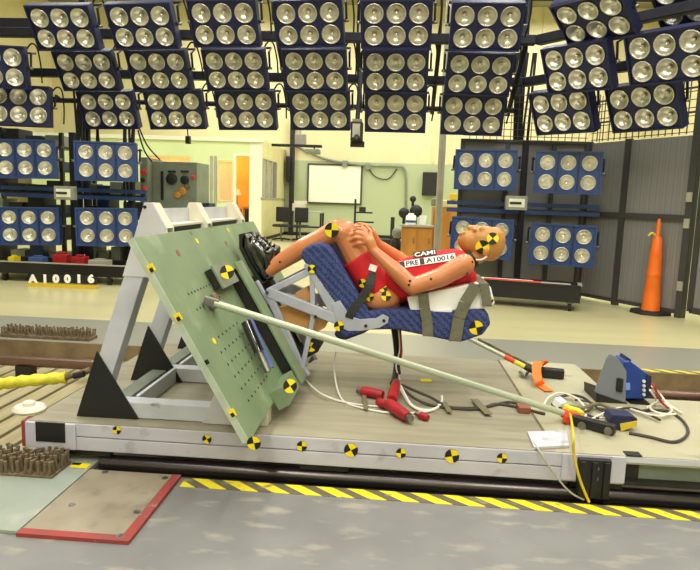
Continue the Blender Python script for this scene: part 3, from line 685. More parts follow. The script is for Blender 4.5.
# printed chest cards
bvs = bvh([shirt])
def card(name, m, c0, c1, hh, txts, tm, blocks=()):
    pts = [bvs.ray_cast(EYEP, ray(c0[0]+(c1[0]-c0[0])*u, c0[1]+(c1[1]-c0[1])*u).normalized())[0] for u in (0, .25, .5, .75, 1)]; pts = [q for q in pts if q]
    yy = min(q.y for q in pts)-.008; e0, e1 = at(c0[0], c0[1], yy), at(c1[0], c1[1], yy); ax_ = e1-e0; wl = ax_.length; ax_.normalize()
    nr = Vector((0, -.90, .44)); nr = (nr-ax_*nr.dot(ax_)).normalized(); upv = nr.cross(ax_); upv = upv if upv.z > 0 else -upv
    P2 = lambda u, v, l=0.: e0+ax_*(wl*u)+upv*(hh*v)+nr*l
    o = MB().add([P2(0, 0), P2(1, 0), P2(1, 1), P2(0, 1), P2(0, 0, -.004), P2(1, 0, -.004), P2(1, 1, -.004), P2(0, 1, -.004)], [(0, 1, 2, 3), (7, 6, 5, 4), (0, 4, 5, 1), (1, 5, 6, 2), (2, 6, 7, 3), (3, 7, 4, 0)]).build(name, m, dm)
    for txt, u0, u1 in txts:
        vs2, fs = text_data(txt, 1., .02); xs_ = [q[0] for q in vs2]; ys_ = [q[1] for q in vs2]
        MB().add([P2(u0+(u1-u0)*(x-min(xs_))/(max(xs_)-min(xs_)), .14+.72*(y-min(ys_))/(max(ys_)-min(ys_)), .0015) for x, y in vs2], fs).build('lettering', tm, o)
    for u0, u1 in blocks: MB().add([P2(u0, .03, .001), P2(u1, .03, .001), P2(u1, .97, .001), P2(u0, .97, .001)], [(0, 1, 2, 3)]).build('black_square', 'target_black', o)
card('name_strip', 'target_black', (413.5, 258.0), (437, 254.4), .036, [('CAMI', .06, .94)], 'foam')
card('number_strip', 'foam', (400.5, 268.2), (456, 259.6), .042, [('PRE', .11, .34), ('A10016', .47, .98)], 'target_black', [(.0, .085), (.36, .44)])
# lap belt
mb = MB(); lp = smooth_pts([J(372, 272, YC-.185), J(370, 284, YC-.215), J(362, 298, YC-.225), J(352, 311, YC-.235), J(349, 318, YC-.235)], 4)
for i in range(len(lp)-1): mb.bar(lp[i], lp[i+1]+(lp[i+1]-lp[i])*.15, .05, .006, side=(1, 0, -.25))
o = solo(mb, 'lap_belt', 'belt', 'dark lap belt crossing the hip of the dummy', 'belt', tuple(lp[-1]))
MB().bar(J(372, 271, YC-.195), J(374, 265, YC-.185), .045, .012, side=(1, 0, 0)).build('buckle', 'foam', None)
bk = bpy.data.objects['buckle']; bk.parent = o; bk.matrix_parent_inverse = Matrix.Translation(-Vector(o.location))
# foam block and tie straps
fp = quads([(407, 297), (440, 290), (480, 283), (491, 287), (495, 304), (484, 309), (450, 311), (411, 314)], SN+.02)
foam = solo(MB().prism(fp, SN+.02, SF-.02), 'foam_block', 'foam', 'white foam block between the dummy and the seat back', 'foam block', (fp[6][0], YC, fp[6][1]), bevel=.008)
sv = at(484, 300, SN+.015)
MB().prism(quads([(406, 314), (452, 309), (452, 312), (408, 317)], SN+.01), SN+.01, SF-.03).build('foam_shim', 'foam', foam)
def band_strap(label, pxs, wv, y):
    mb = MB(); pp = [at(x, yv, y) for x, yv in pxs]
    for i in range(len(pp)-1): mb.bar(pp[i], pp[i+1], .005, wv, side=(0, 1, 0))
    a_, z_ = pp[0], pp[-1]
    mb.bar(a_, a_+Vector((0, SF+.01-y, 0)), wv, .005, side=(1, 0, 0)); mb.bar(z_, z_+Vector((0, SF+.01-y, 0)), wv, .005, side=(1, 0, 0))
    return solo(mb, 'tie_strap', 'strap', label, 'strap', tuple(z_))
band_strap('olive tie strap around the waist end of the foam block', [(423, 293), (424.5, 308), (427, 320), (428, 336)], .062, SN-.012)
band_strap('olive tie strap running slanted around the head end of the seat', [(476, 285), (465, 303), (459, 318), (455, 341)], .07, SN-.013)
band_strap('short olive strap over the end of the white foam block', [(484, 284), (486, 296), (487, 306)], .055, SN-.008)
target(foam, at(490.5, 300, SN+.018), (0, -1, 0), .018, .3)

# ================================================================== tie rods
def turn(px, py, z=B): return atz(px, py, z)
rodA = hitp(214, 303, .05); rodB = atz(566, 414, B+.045)
t = thing('tie_rod', 'long pale green diagonal tie rod in front of the seat', 'rod', (rodB.x, rodB.y, B))
MB().tube([rodA, rodB], .0175, 14).build('rod_tube', 'tube_white', t, smooth=True)
dr = (rodB-rodA).normalized(); sd = Vector((0, 1, 0)); sd = (sd-dr*sd.dot(dr)).normalized()
MB().obox(rodA-dr*.015, dr, sd, dr.cross(sd), .035, .012, .022).build('rod_eye', 'steel', t, bevel=.004)
fb = hitp(209, 304, .0); MB().obox(fb+NP*.025, U, (0, 1, 0), NP, .035, .03, .025).build('clevis', 'rust', t, bevel=.004)
MB().tube([rodB-dr*.02, rodB+dr*.07], [.024, .03], 12).build('ratchet', 'orange_red', t, smooth=True)
MB().obox(rodB+dr*.05+Vector((0, .02, .02)), dr, sd, dr.cross(sd), .05, .03, .022).build('ratchet', 'yellow_rope', t, bevel=.006)
MB().obox(rodB+dr*.03-Vector((0, .03, .02)), dr, sd, dr.cross(sd), .05, .012, .02).build('ratchet', 'orange_red', t, bevel=.004)
cl0, cl1 = atz(572, 419, B+.03), atz(615, 430, B+.03)
MB().bar(cl0, cl1, .05, .05, side=(0, 0, 1)).build('anchor_block', 'dark_steel', t, bevel=.006)
for px, py in ((580, 424), (606, 429)):
    p = atz(px, py, B+.035); MB().lathe([(.02, 0), (.02, .012), (.01, .013)], p+Vector((0, -.024, 0)), (0, -1, 0), 12).build('bolt', 'steel', t)
rA = at(466, 337, 4.30); rB = atz(533, 371, B+.05)
rA = Vector((rA.x, 4.18, rA.z))
t = thing('tie_rod', 'far tie rod with yellow and red bands behind the seat back', 'rod', (rB.x, rB.y, B))
st = at(462, 335, 4.20); MB().tube([st, st+(rB-st)*.62], .014, 10).build('rod_tube', 'tube_white', t, smooth=True)
MB().tube([st+(rB-st)*.6, st+(rB-st)*.74], .017, 10).build('rod_sleeve', 'orange_red', t, smooth=True); MB().tube([st+(rB-st)*.73, st+(rB-st)*.9], .016, 10).build('rod_sleeve', 'yellow_rope', t, smooth=True)
MB().tube([st+(rB-st)*.88, rB], .018, 10).build('hook', 'black', t, smooth=True)
MB().tube(smooth_pts([atz(529, 371, B+.03), atz(524, 376, B+.02), atz(520, 372, B+.02)]), .01, 8).build('hook', 'steel', t, smooth=True)
a_, b__ = atz(533, 371, B+.035), atz(564, 374, B+.035); MB().bar(a_, b__, .06, .06, side=(0, 0, 1)).build('anchor_block', 'black', t, bevel=.006)
p = atz(557, 372, B+.04); MB().lathe([(.014, 0), (.014, .01)], p+Vector((0, -.032, 0)), (0, -1, 0), 10).build('bolt', 'steel', t)
st2 = at(478, 339, 4.36); en2 = atz(532, 366, B+.05); MB().tube([st2, en2], .009, 8).build('cable', 'rust', t, smooth=True)
# orange strap loop
mb = MB(); lp = smooth_pts([atz(546, 364, B+.09), atz(540, 362, B+.11), atz(536.5, 368, B+.09), atz(538, 380, B+.05), atz(542, 386, B+.012), atz(549, 391, B+.008)], 5)
for i in range(len(lp)-1): mb.bar(lp[i], lp[i+1]+(lp[i+1]-lp[i])*.1, .058, .004, side=(1, .15, 0))
solo(mb, 'webbing_loop', 'orange', 'bright orange webbing strap looped over the far anchor block', 'strap', tuple(lp[-1]))

# ================================================================== cables and connectors on the deck
def cable(name, label, pts, r, m, n=6, sub=6): 
    pp = smooth_pts(pts, sub); return solo(MB().tube(pp, r, n), name, m, label, 'cable', tuple(pp[-1]), smooth=True)
G = lambda px, py, h=.008: atz(px, py, B+h)
drop = at(397, 333, 3.88)
um = thing('umbilical_cable', 'black sheathed cable bundle hanging below the seat back', 'cable', tuple(G(395, 385)))
MB().tube(smooth_pts([drop+Vector((-.02, 0, .03)), at(397, 352, 3.87), at(396, 372, 3.85), G(393, 384, .05)]), .02, 8).build('sheath', 'black', um, smooth=True)
MB().tube(smooth_pts([drop+Vector((.012, -.02, .03)), at(400.5, 352, 3.85), at(398, 362, 3.83), at(399, 374, 3.83)]), .013, 8).build('sheath', 'belt', um, smooth=True)
MB().tube(smooth_pts([drop+Vector((.008, -.04, .03)), at(399.5, 350, 3.83), at(396, 366, 3.82), at(400, 380, 3.82)]), .005, 6).build('wire', 'white_cable', um, smooth=True)
MB().tube(smooth_pts([drop+Vector((.02, -.03, .02)), at(401, 348, 3.84), at(400, 360, 3.84)]), .008, 6).build('wire', 'red_part', um, smooth=True)
def conn(label, a_, b__, r0, r1):
    a_, b__ = Vector(a_), Vector(b__); t = thing('cable_connector', label, 'connector', tuple((a_+b__)/2))
    MB().tube([a_, a_+(b__-a_)*.15, a_+(b__-a_)*.85, b__], [r0*.85, r0, r1, r1*.8], 12).build('shell', 'red_part', t, smooth=True)
    MB().tube([b__, b__+(b__-a_).normalized()*.03], r1*.6, 10).build('tip', 'steel', t, smooth=True)
conn('red cable connector standing up under the hanging bundle', G(392, 400, .03), G(396, 383, .06), .034, .028)
conn('red cable connector lying at the left of the hanging bundle', G(383, 395, .03), G(362, 391, .03), .028, .032)
conn('largest red cable connector, lying in front of the hanging bundle', G(388, 404, .035), G(408, 417, .035), .036, .032)
conn('smallest red cable connector, pointing right on the deck', G(428, 418, .02), G(420, 415, .02), .018, .022)
conn('short red connector joined between the two larger red ones', G(378, 402, .025), G(390, 406, .03), .024, .026)
cable('white_cable', 'white cable looping down from the seat legs across the deck', [at(336, 352, 3.9), at(334, 368, 3.8), G(341, 398), G(362, 408), G(395, 413), G(430, 411), G(441, 402)], .0055, 'white_cable')
cable('white_cable', 'white cable trailing from the lower seat track over the deck', [at(304, 378, 3.75), G(320, 393, .03), G(344, 402), G(372, 406), G(388, 406)], .005, 'white_cable')
cable('white_cable', 'white cable coiled at the right of the red connectors', [G(401, 386, .05), G(408, 400, .03), G(416, 408), G(432, 410), G(441, 404), G(442, 396)], .007, 'white_cable')
cable('white_cable', 'inner white cable curling beside the red connectors', [G(400, 388, .04), G(410, 404, .02), G(424, 411), G(438, 407)], .006, 'white_cable')
cable('dark_cable', 'dark cable arching from the bundle to the taped run', [G(402, 385, .05), G(418, 392, .05), G(432, 398, .03), G(446, 406), G(462, 408), G(486, 407), G(510, 402), G(530, 408)], .008, 'dark_cable')
cable('dark_cable', 'second dark cable running from the bundle under the tape', [G(402, 388, .04), G(414, 398, .03), G(430, 405), G(450, 408), G(478, 409), G(500, 404), G(545, 414)], .008, 'dark_cable')
def tape(label, a_, b__, wd):
    a_, b__ = G(*a_, .017), G(*b__, .017); solo(MB().bar(a_, b__, wd, .002, side=(0, 1, 0) if abs((b__-a_).x) > abs((b__-a_).y) else (1, 0, 0)), 'tape_strip', 'tape_olive', label, 'tape', tuple(a_))
tape('olive tape strip under the middle of the tie rod', (474, 399), (489, 414), .045)
tape('narrow olive tape strip beside the left red connector', (364, 395), (366, 409), .025)
tape('small olive tape strip over the dark cable right of the coil', (444, 402), (450, 412), .03)
p = G(524, 412, .0); solo(MB().box(p.x-.035, p.x+.03, p.y-.03, p.y+.05, B, B+.035), 'pink_block', 'spot_red', 'small brownish block under the end of the tie rod', 'block', tuple(p), bevel=.003)
p = G(426, 381, .0); solo(MB().box(p.x-.035, p.x+.035, p.y-.02, p.y+.02, B, B+.01), 'yellow_clip', 'target_yellow', 'small yellow clip lying on the deck behind the tie rod', 'clip', tuple(p), bevel=.002)
# recorder with bracket plate
dq = thing('data_recorder', 'blue data recorder box bolted to a clear grey bracket on the deck', 'recorder', tuple(atz(640, 402, B)))
fbase = atz(628, 402, B); yq = fbase.y
bx = lambda pxs, y: quads(pxs, y)
MB().prism(bx([(622, 399), (624, 362), (630, 361), (649, 375), (649, 396), (646, 399)], yq), yq, yq+.16).build('body', 'daq_blue', dq, bevel=.006)
MB().prism(bx([(624, 368), (629, 358), (633, 361), (629, 370)], yq), yq+.02, yq+.14).build('handle', 'navy', dq, bevel=.004)
MB().prism(bx([(646, 374), (651, 376), (651, 395), (646, 397)], yq), yq-.006, yq+.16).build('connector_panel', 'navy', dq)
MB().prism(bx([(624.5, 383), (630, 383), (630, 390), (624.5, 390)], yq-.004), yq-.006, yq-.001).build('label', 'cyan_label', dq)
for i in range(4):
    v = at(643.5, 381+i*4.4, yq-.005); MB().lathe([(.009, 0), (.009, .012)], v, (0, -1, 0), 10).build('socket', 'white_cable', dq)
brk = MB(); A0, A1, A2, A3, A4 = [Vector((p[0], 0, p[1])) for p in bx([(592, 389), (607, 354), (616, 356), (625, 369), (624, 402)], yq+.02)]
MB().prism(bx([(594, 391), (606, 358), (609, 354), (617, 357), (626, 371), (625, 402), (611, 402)], yq-.02), yq-.03, yq-.018).build('bracket_plate', 'bracket_grey', dq, bevel=.003)
MB().prism(bx([(617, 378), (623, 379), (622, 392), (616, 391)], yq-.035), yq-.045, yq-.031).build('display', 'black', dq)
MB().prism(bx([(594, 391), (626, 402), (648, 402), (648, 405), (594, 405)], yq), yq-.04, yq+.2).build('foot', 'dark_steel', dq)
# small battery box
t = thing('battery_box', 'small blue and yellow box lying on the deck near the recorder', 'box', tuple(atz(622, 430, B)))
y_ = atz(622, 431, B).y
MB().prism(quads([(609, 420), (613, 414.5), (632, 416), (638, 419), (637, 425), (620, 430), (613, 428)], y_), y_, y_+.1).build('body', 'navy', t, bevel=.006)
MB().prism(quads([(620, 424), (637, 421), (637, 426), (621, 431)], y_-.006), y_-.008, y_-.001).build('face', 'yellow_cable', t)
cable('black_cable', 'black cable making a wide loop right of the small box', [G(629, 433), G(650, 437), G(672, 442), G(684, 438), G(688, 430), G(682, 420), G(670, 412), G(655, 410), G(640, 411)], .008, 'dark_cable')
cable('yellow_cable', 'yellow cable hanging down over the front of the sled', [G(568, 408, .05), Vector(G(571, 418, .06)), at(573, 434, SY-.03), at(574, 455, SY-.05), at(580, 480, SY-.06), atz(589, 502, .01)], .0065, 'yellow_cable')
cable('grey_wire', 'thin grey wire hanging from the cover plate to the floor', [G(532, 440, .01), at(540, 452, SY-.02), at(556, 476, SY-.035), at(570, 492, SY-.04), atz(584, 500, .008)], .0045, 'pole_grey')
rnd = random.Random(3)
cl = [('white cable tangled beneath the blue recorder', [(646, 408), (660, 402), (672, 410), (660, 416), (640, 412), (628, 408)], .006, 'white_cable'),
      ('white cable bowing out right of the blue recorder', [(652, 386), (660, 394), (668, 404), (682, 413)], .006, 'white_cable'),
      ('second white cable falling from the recorder sockets', [(650, 390), (656, 400), (650, 408), (662, 414), (676, 414)], .006, 'white_cable'),
      ('dark cable tangled behind the anchor block', [(556, 398), (570, 395), (584, 398), (592, 406), (584, 412), (566, 410), (552, 404)], .008, 'dark_cable'),
      ('second dark cable curled over the anchor block', [(575, 400), (590, 402), (600, 410), (612, 414), (598, 418), (586, 414)], .007, 'dark_cable'),
      ('pale ring of cable behind the end of the tie rod', [(542, 410), (548, 398), (560, 393), (576, 398), (586, 410), (582, 420), (566, 420)], .006, 'white_cable'),
      ('white wire lying left of the small blue box', [(590, 420), (602, 414), (612, 410), (622, 408), (610, 416), (600, 418)], .006, 'white_cable'),
      ('dark cable lying between bracket and small box', [(596, 408), (612, 410), (630, 408), (644, 412), (660, 420)], .007, 'dark_cable'),
      ('olive cable snaking from the rod end to the recorder', [(570, 406), (582, 408), (598, 404), (610, 408), (624, 412)], .01, 'tape_olive'),
      ('red and white lead behind the recorder panel', [(652, 384), (655, 388), (660, 400), (668, 408)], .007, 'red_part')]
for i, (lab, px, r, m) in enumerate(cl):
    pts = [atz(x, y, B+r+rnd.uniform(.0, .03)+(.12 if (y < 392 and x > 640) else 0)) for x, y in px]
    cable('loose_cable', lab, pts, r, m)
# pale clamp
p0, p1 = G(556, 400, .05), G(563, 406, .03); solo(MB().bar(p0, p1, .05, .05, side=(0, 0, 1)), 'clamp', 'foam', 'white clamp standing between the cables behind the tie rod', 'clamp', tuple(G(560, 408, .0)), bevel=.006)

# yellow sleeved tow hose at the left
t = thing('tow_hose', 'yellow sleeved tow hose reaching the left end of the sled', 'hose', tuple(at(0, 384, 3.55)))
hp = smooth_pts([at(-30, 388, 3.5), at(0, 384, 3.52), at(30, 380.5, 3.55), at(66, 377.5, 3.6)], 8)
MB().tube(hp, [.036+.005*math.sin(i*1.9) for i in range(len(hp))], 12).build('sleeve', 'yellow_rope', t, smooth=True)
MB().tube([at(64, 378, 3.6), at(76, 374, 3.62), at(90, 370, 3.64)], [.02, .016, .02], 8).build('shackle', 'rust', t, smooth=True)
MB().tube([at(74, 376, 3.6), at(84, 374, 3.6)], .02, 8).build('shackle', 'dark_steel', t, smooth=True)

# ================================================================== six-lamp floodlight panels
PXL, PZL = .275, .262
def lamp_meshes(face):
    hb = MB(); W, H, D = .44, .288, .13
    hb.box(-W, W, D-.01, D, -H, H).box(-W, -W+.012, .0, D-.01, -H, H).box(W-.012, W, .0, D-.01, -H, H).box(-W+.012, W-.012, .0, D-.01, H-.012, H).box(-W+.012, W-.012, .0, D-.01, -H, -H+.012)
    fm = MB(); nn = 20; rr = face
    for i in range(2):
        for j in range(3):
            cx, cz = (j-1)*PXL, (.5-i)*PZL
            bx0 = -W+.012 if j == 0 else cx-PXL/2; bx1 = W-.012 if j == 2 else cx+PXL/2; bz0 = -H+.012 if i == 1 else 0.; bz1 = H-.012 if i == 0 else 0.
            v = []; f = []
            angs = sorted([2*math.pi*k/nn for k in range(nn)]+[math.atan2(z-cz, x-cx) % (2*math.pi) for x in (bx0, bx1) for z in (bz0, bz1)]); na = len(angs)
            for t in angs:
                c, sn = math.cos(t), math.sin(t); k = min(((bx1-cx)/c if c > 1e-9 else (bx0-cx)/c if c < -1e-9 else 9), ((bz1-cz)/sn if sn > 1e-9 else (bz0-cz)/sn if sn < -1e-9 else 9))
                v += [(cx+rr*c, .012, cz+rr*sn), (cx+k*c, .012, cz+k*sn)]
            for k in range(na): q = (k+1) % na; f.append((2*k, 2*k+1, 2*q+1, 2*q))
            fm.add(v, f)
    rim = MB(); rim.box(-W, W, -.012, .03, H-.022, H).box(-W, W, -.012, .03, -H, -H+.022).box(-W, -W+.022, -.012, .03, -H+.022, H-.022).box(W-.022, W, -.012, .03, -H+.022, H-.022)
    dv = MB().box(-.012, .012, -.006, .02, -H+.022, H-.022)
    lm = MB(); n = 20
    prof = [(.113, .0), (.121, -.016), (.113, -.022), (.106, -.012), (.100, .006), (.086, .030), (.064, .052), (.036, .066), (.014, .070)]
    v = []; f = []
    for r, h in prof:
        for j in range(n): t = 2*math.pi*j/n; v.append((r*math.cos(t), h, r*math.sin(t)))
    for i in range(len(prof)-1):
        for j in range(n): f.append((i*n+j, (i+1)*n+j, (i+1)*n+(j+1) % n, i*n+(j+1) % n))
    f.append(list(range((len(prof)-1)*n, len(prof)*n))); lm.add(v, f)
    bl = MB().ellipsoid((0, .044, -.004), (.024, 0, 0), (0, .028, 0), (0, 0, .024), 14)
    return hb, fm, rim, dv, lm, bl
_hb, _fm, _rim, _dv, _lm, _bl = lamp_meshes(.113); _fs = lamp_meshes(.096)[1]
LAMP_ME = _lm.data('lamp', 'chrome', smooth=True); BULB_ME = _bl.data('bulb', 'bulb', smooth=True)
YOKE = MB(); YOKE.tube([(-.47, .1, 0), (-.47, .16, .2), (-.47, .34, .2), (.47, .34, .2), (.47, .16, .2), (.47, .1, 0)], .016, 6)
YOKE_ME = YOKE.data('yoke', 'gantry')
CORD_ME = MB().tube(smooth_pts([(.40, .2, .25), (.47, .22, .33), (.53, .24, .28), (.55, .26, .05), (.53, .30, -.2)], 5), .012, 6).data('cord', 'rubber', smooth=True)
PIN_ME = MB().tube([(-.50, .1, 0), (-.44, .1, 0)], .02, 8).data('pivot_bolt', 'steel', smooth=True)
def panel_meshes(m1, m2, m3, fm_): return (_hb.data('housing', m1), fm_.data('face_plate', m2), _rim.data('rim', m1), _dv.data('divider', m3))
ME_SHADED = panel_meshes('navy', 'navy', 'navy', _fm); ME_BLUE = panel_meshes('bank_blue', 'bank_blue', 'bank_blue_dark', _fs)  # navy puts the shade on the hanging panels into their colour
def lamp_panel(label, p, yaw, tilt, roll, kind, group):
    mes = ME_SHADED if kind == 'arch' else ME_BLUE
    t = thing('floodlight_panel', label, 'floodlight panel', p, group)
    t.rotation_mode = 'XYZ'
    R = Matrix.Rotation(yaw, 4, 'Z') @ Matrix.Rotation(tilt, 4, 'X') @ Matrix.Rotation(roll, 4, 'Y')
    t.rotation_euler = R.to_euler('XYZ')
    def put(nm, me, loc=(0, 0, 0), par=t): o = bpy.data.objects.new(nm, me); COL.objects.link(o); o.parent = par; o.location = loc; return o
    put('housing', mes[0]); put('face_plate', mes[1]); put('rim', mes[2])
    if kind != 'arch':
        for x in (-PXL/2, PXL/2): put('divider', mes[3], (x, 0, 0))
    for i in range(2):
        for j in range(3):
            l = put('lamp', LAMP_ME, ((j-1)*PXL, .012, (.5-i)*PZL)); put('bulb', BULB_ME, (0, 0, 0), l)
            if kind != 'arch': l.scale = (.85, .85, .85)
    put('yoke', YOKE_ME)
    for x in (0, .94): put('pivot_bolt', PIN_ME, (x, 0, 0))
    if kind == 'arch': put('cord', CORD_ME)
    return t, R
PANELS = [('t1', -4.474, 8.217, 3.470, -.037, .545, -.009), ('t2', -3.405, 8.222, 3.506, -.026, .545, -.026), ('t3', -2.283, 8.092, 3.520, -.016, .527, -.013), ('t4', -1.202, 8.097, 3.535, -.024, .543, -.035),
 ('t5', -.102, 8.006, 3.517, -.024, .533, -.008), ('t6', 1.007, 8.105, 3.526, -.027, .542, .005), ('t7', 2.120, 7.544, 3.469, -.904, .900, .051), ('t8', 3.079, 7.247, 3.604, -.935, .785, .058),
 ('m1', -4.555, 8.979, 3.077, -.040, .534, -.014), ('m2', -3.463, 8.933, 3.092, -.027, .525, -.011), ('m3', -2.320, 8.792, 3.091, -.017, .538, -.013), ('m4', -1.197, 8.721, 3.093, -.016, .532, -.011),
 ('m5', -.094, 8.687, 3.089, -.026, .531, -.003), ('m6', 1.027, 8.741, 3.088, -.018, .528, .030), ('m7', 2.078, 7.930, 3.019, -.851, .477, .040), ('m8', 2.848, 7.256, 3.017, -.849, .485, .035),
 ('b0', -5.56, 8.92, 2.57, .185, -.05, -.005), ('b1', -4.448, 9.406, 2.590, -.047, .425, -.020), ('b2', -3.372, 9.322, 2.605, -.035, .423, -.026), ('b3', -2.268, 9.222, 2.610, -.024, .419, -.018),
 ('b4', -1.179, 9.228, 2.634, -.018, .422, -.014), ('b5', -.077, 9.145, 2.623, -.024, .421, .001), ('b6', 1.025, 9.201, 2.618, -.021, .421, .004), ('b7', 2.058, 8.401, 2.572, -.870, .458, .014), ('b8', 2.859, 7.808, 2.561, -.880, .482, .003)]
p = at(-7.3, 66.5, 8.55); PANELS.insert(8, ('m0', p.x, p.y, p.z, .18, .2, 0))
ORD = {'1': 'first', '2': 'second', '3': 'third', '4': 'fourth', '5': 'fifth', '6': 'sixth', '7': 'seventh', '8': 'eighth'}
ROWN = {'t': 'top', 'm': 'middle', 'b': 'bottom'}
for n_, x, y, z, yw, tl, rl in PANELS:
    if n_[1] == '0': lab = 'navy six-lamp panel cut by the left edge, %s hanging row' % ROWN[n_[0]]
    else: lab = 'navy six-lamp panel, %s column from left, %s row of the hanging array' % (ORD[n_[1]], ROWN[n_[0]])
    lamp_panel(lab, (x, y, z), yw, tl, rl, 'arch', 'hanging six-lamp panels')
LOWER = [('upper blue six-lamp panel at the left edge of the left stand', -5.578, 9.061, 1.811, .252, 0, -.024), ('upper blue six-lamp panel on the left stand beside the grey cabinet', -4.327, 9.052, 1.809, .253, 0, -.010),
 ('lower blue six-lamp panel at the left edge above the number board', -5.572, 9.091, .806, .244, 0, -.016), ('lower blue six-lamp panel behind the top of the white frame', -4.371, 9.127, .835, .251, 0, -.015),
 ('upper blue six-lamp panel above the head of the dummy', 1.252, 9.215, 1.860, -.204, 0, 0), ('upper blue six-lamp panel nearest the mesh partition', 2.320, 8.846, 1.834, -.197, 0, .007),
 ('lower blue six-lamp panel half hidden by the head of the dummy', 1.238, 9.104, .880, -.209, 0, .023), ('lower blue six-lamp panel nearest the orange cone', 2.329, 8.864, .837, -.202, 0, .019)]
for lab, x, y, z, yw, tl, rl in LOWER: lamp_panel(lab, (x, y, z), yw, tl, rl, 'bank', 'blue six-lamp panels on the stands')

# gantry that carries the hanging panels
g = thing('light_gantry', 'dark steel pipe gantry carrying the hanging lamp panels', 'gantry', (-1.7, 9.0, 0))
rows = [(8.66, 3.52), (9.38, 3.12), (9.72, 2.78)]
for y, z in rows[:2]:
    MB().box(-7.5, 1.72, y-.06, y+.06, z-.06, z+.06).build('cross_pipe', 'gantry', g, bevel=.01)
    MB().bar((1.75, y, z), (1.75+2.2*.66, y-2.2*.75, z), .12, .12, side=(0, 0, 1)).build('cross_pipe', 'gantry', g, bevel=.01)
MB().tube([(-7.5, 9.78, 2.78), (1.75, 9.78, 2.78)], .04, 8).build('cross_pipe', 'gantry', g, smooth=True)
for x in (-5.02, 1.80): MB().box(x-.05, x+.05, 9.80, 9.90, 0, 4.4).build('upright', 'gantry', g, bevel=.006)
for x in (-3.95, -2.8, -1.72, -.62, .48, 1.62):
    MB().bar((x, 8.66, 3.58), (x, 9.85, 2.72), .04, .06).build('rib', 'gantry', g)
    MB().tube([(x, 8.66, 3.58), (x, 8.66, ZC-.005)], .018, 6).build('drop_rod', 'gantry', g, smooth=True)
MB().tube([(-7.4, 8.66, 3.6), (-7.4, 8.66, ZC-.005)], .03, 6).build('drop_rod', 'gantry', g, smooth=True)
MB().tube([(3.1, 7.1, 3.55), (3.1, 7.1, ZC-.005)], .03, 6).build('drop_rod', 'gantry', g, smooth=True)
for i, (z, m) in enumerate(((4.35, 'gantry'), (4.62, 'pole_grey'), (4.9, 'gantry'))):
    MB().tube([(-9, 9.6+i*.9, z), (5, 9.6+i*.9, z)], .05, 8).build('overhead_pipe', m, g, smooth=True)
MB().box(-8.5, -4.9, 8.9, 9.2, 3.62, 3.78).build('cable_tray', 'gantry', g)

# lamp stands with frames
def stand(label, xs, y, z0, z1, yaw, boxpx):
    cx = sum(xs)/2; t = thing('lamp_stand', label, 'stand', (cx, y, 0)); d = Vector((math.cos(yaw), math.sin(yaw), 0)); L_ = xs[1]-xs[0]; c_ = Vector((cx, y, 0))
    for k in (0,): MB().box(*(lambda p: (p.x-.04, p.x+.04, p.y-.04, p.y+.04))(c_+d*k*L_*.5), .16 if k else .16, z1).build('post', 'gantry', t)
    for z in (1.38, 1.27): MB().bar(c_+d*L_*-.5+Vector((0, 0, z)), c_+d*L_*.5+Vector((0, 0, z)), .05, .06).build('rail', 'bank_blue' if z in (1.38, 1.27) else 'gantry', t)
    p = at(*boxpx[:2], y-.35); bxo = MB().box(p.x-.15, p.x+.15, p.y-.06, p.y+.06, p.z-.1, p.z+.1).build('junction_box', 'box_grey', t, bevel=.008)
    MB().box(p.x-.11, p.x+.11, p.y-.068, p.y-.06, p.z-.06, p.z+.06).build('dial_plate', 'office_white', bxo)
    MB().tube([(p.x-.1, p.y-.072, p.z), (p.x+.06, p.y-.072, p.z)], .018, 6).build('dial', 'dark_steel', bxo)
    return t
stL = stand('dark and blue stand carrying the left bank of lamp panels', (-6.2, -3.85), 9.42, .3, 2.25, 0.0, (65.5, 193))
stR = stand('dark and blue stand carrying the right bank of lamp panels', (.75, 2.95), 9.45, .3, 2.3, -.12, (516, 203))
# wheeled base under the left stand, with the run number
yc = 8.75
ct = thing('equipment_cart', 'low black wheeled cart under the left lamp stand', 'cart', (-5.0, yc+.3, 0))
a_, b__ = at(-20, 263, yc), at(128, 279, yc)
MB().box(a_.x, b__.x, yc, yc+.05, .12, .29).build('side_rail', 'black', ct); MB().box(a_.x, b__.x, yc+.75, yc+.8, .12, .29).build('side_rail', 'black', ct)
MB().box(a_.x, b__.x, yc+.05, yc+.75, .12, .16).build('tray', 'black', ct)
MB().box(a_.x, b__.x, yc-.01, yc+.05, .285, .30).build('top_trim', 'pole_grey', ct)
for x in (a_.x+.35, b__.x-.3):
    for y in (yc+.05, yc+.7): MB().tube([(x-.02, y, .06), (x+.02, y, .06)], .06, 12).build('caster', 'rubber', ct, smooth=True); MB().box(x-.04, x+.04, y-.03, y+.03, .1, .13).build('caster_fork', 'steel', ct)
for px, py, wv, hv, m, nm, lab in ((14, 261, .1, .05, 'target_yellow', 'yellow_tool', 'small yellow tool on the left cart'), (38, 262, .22, .06, 'blue_plastic', 'blue_bundle', 'flat blue bundle on the left cart'), (62, 258, .22, .13, 'red_part', 'red_toolbox', 'red tool box lying on the left cart'), (80, 260, .2, .1, 'red_part', 'red_can', 'smaller red can beside the tool box on the cart'), (100, 262, .3, .05, 'pole_grey', 'grey_tray', 'flat grey tray at the right of the left cart')):
    v = at(px, py, yc+.3); solo(MB().box(v.x-wv/2, v.x+wv/2, yc+.22, yc+.40, .16, .30+hv*.8).box(v.x-wv/4, v.x+wv/4, yc+.27, yc+.35, .30+hv*.8, .31+hv), nm, m, lab, 'cart load', (v.x, yc+.3, .16), bevel=.01)
YN = 8.35
nb = thing('number_board', 'black number board with white run number standing before the left cart', 'sign', tuple(at(62, 287, YN)))
c0, c1 = at(29, 274.5, YN), at(96, 284.5, YN)
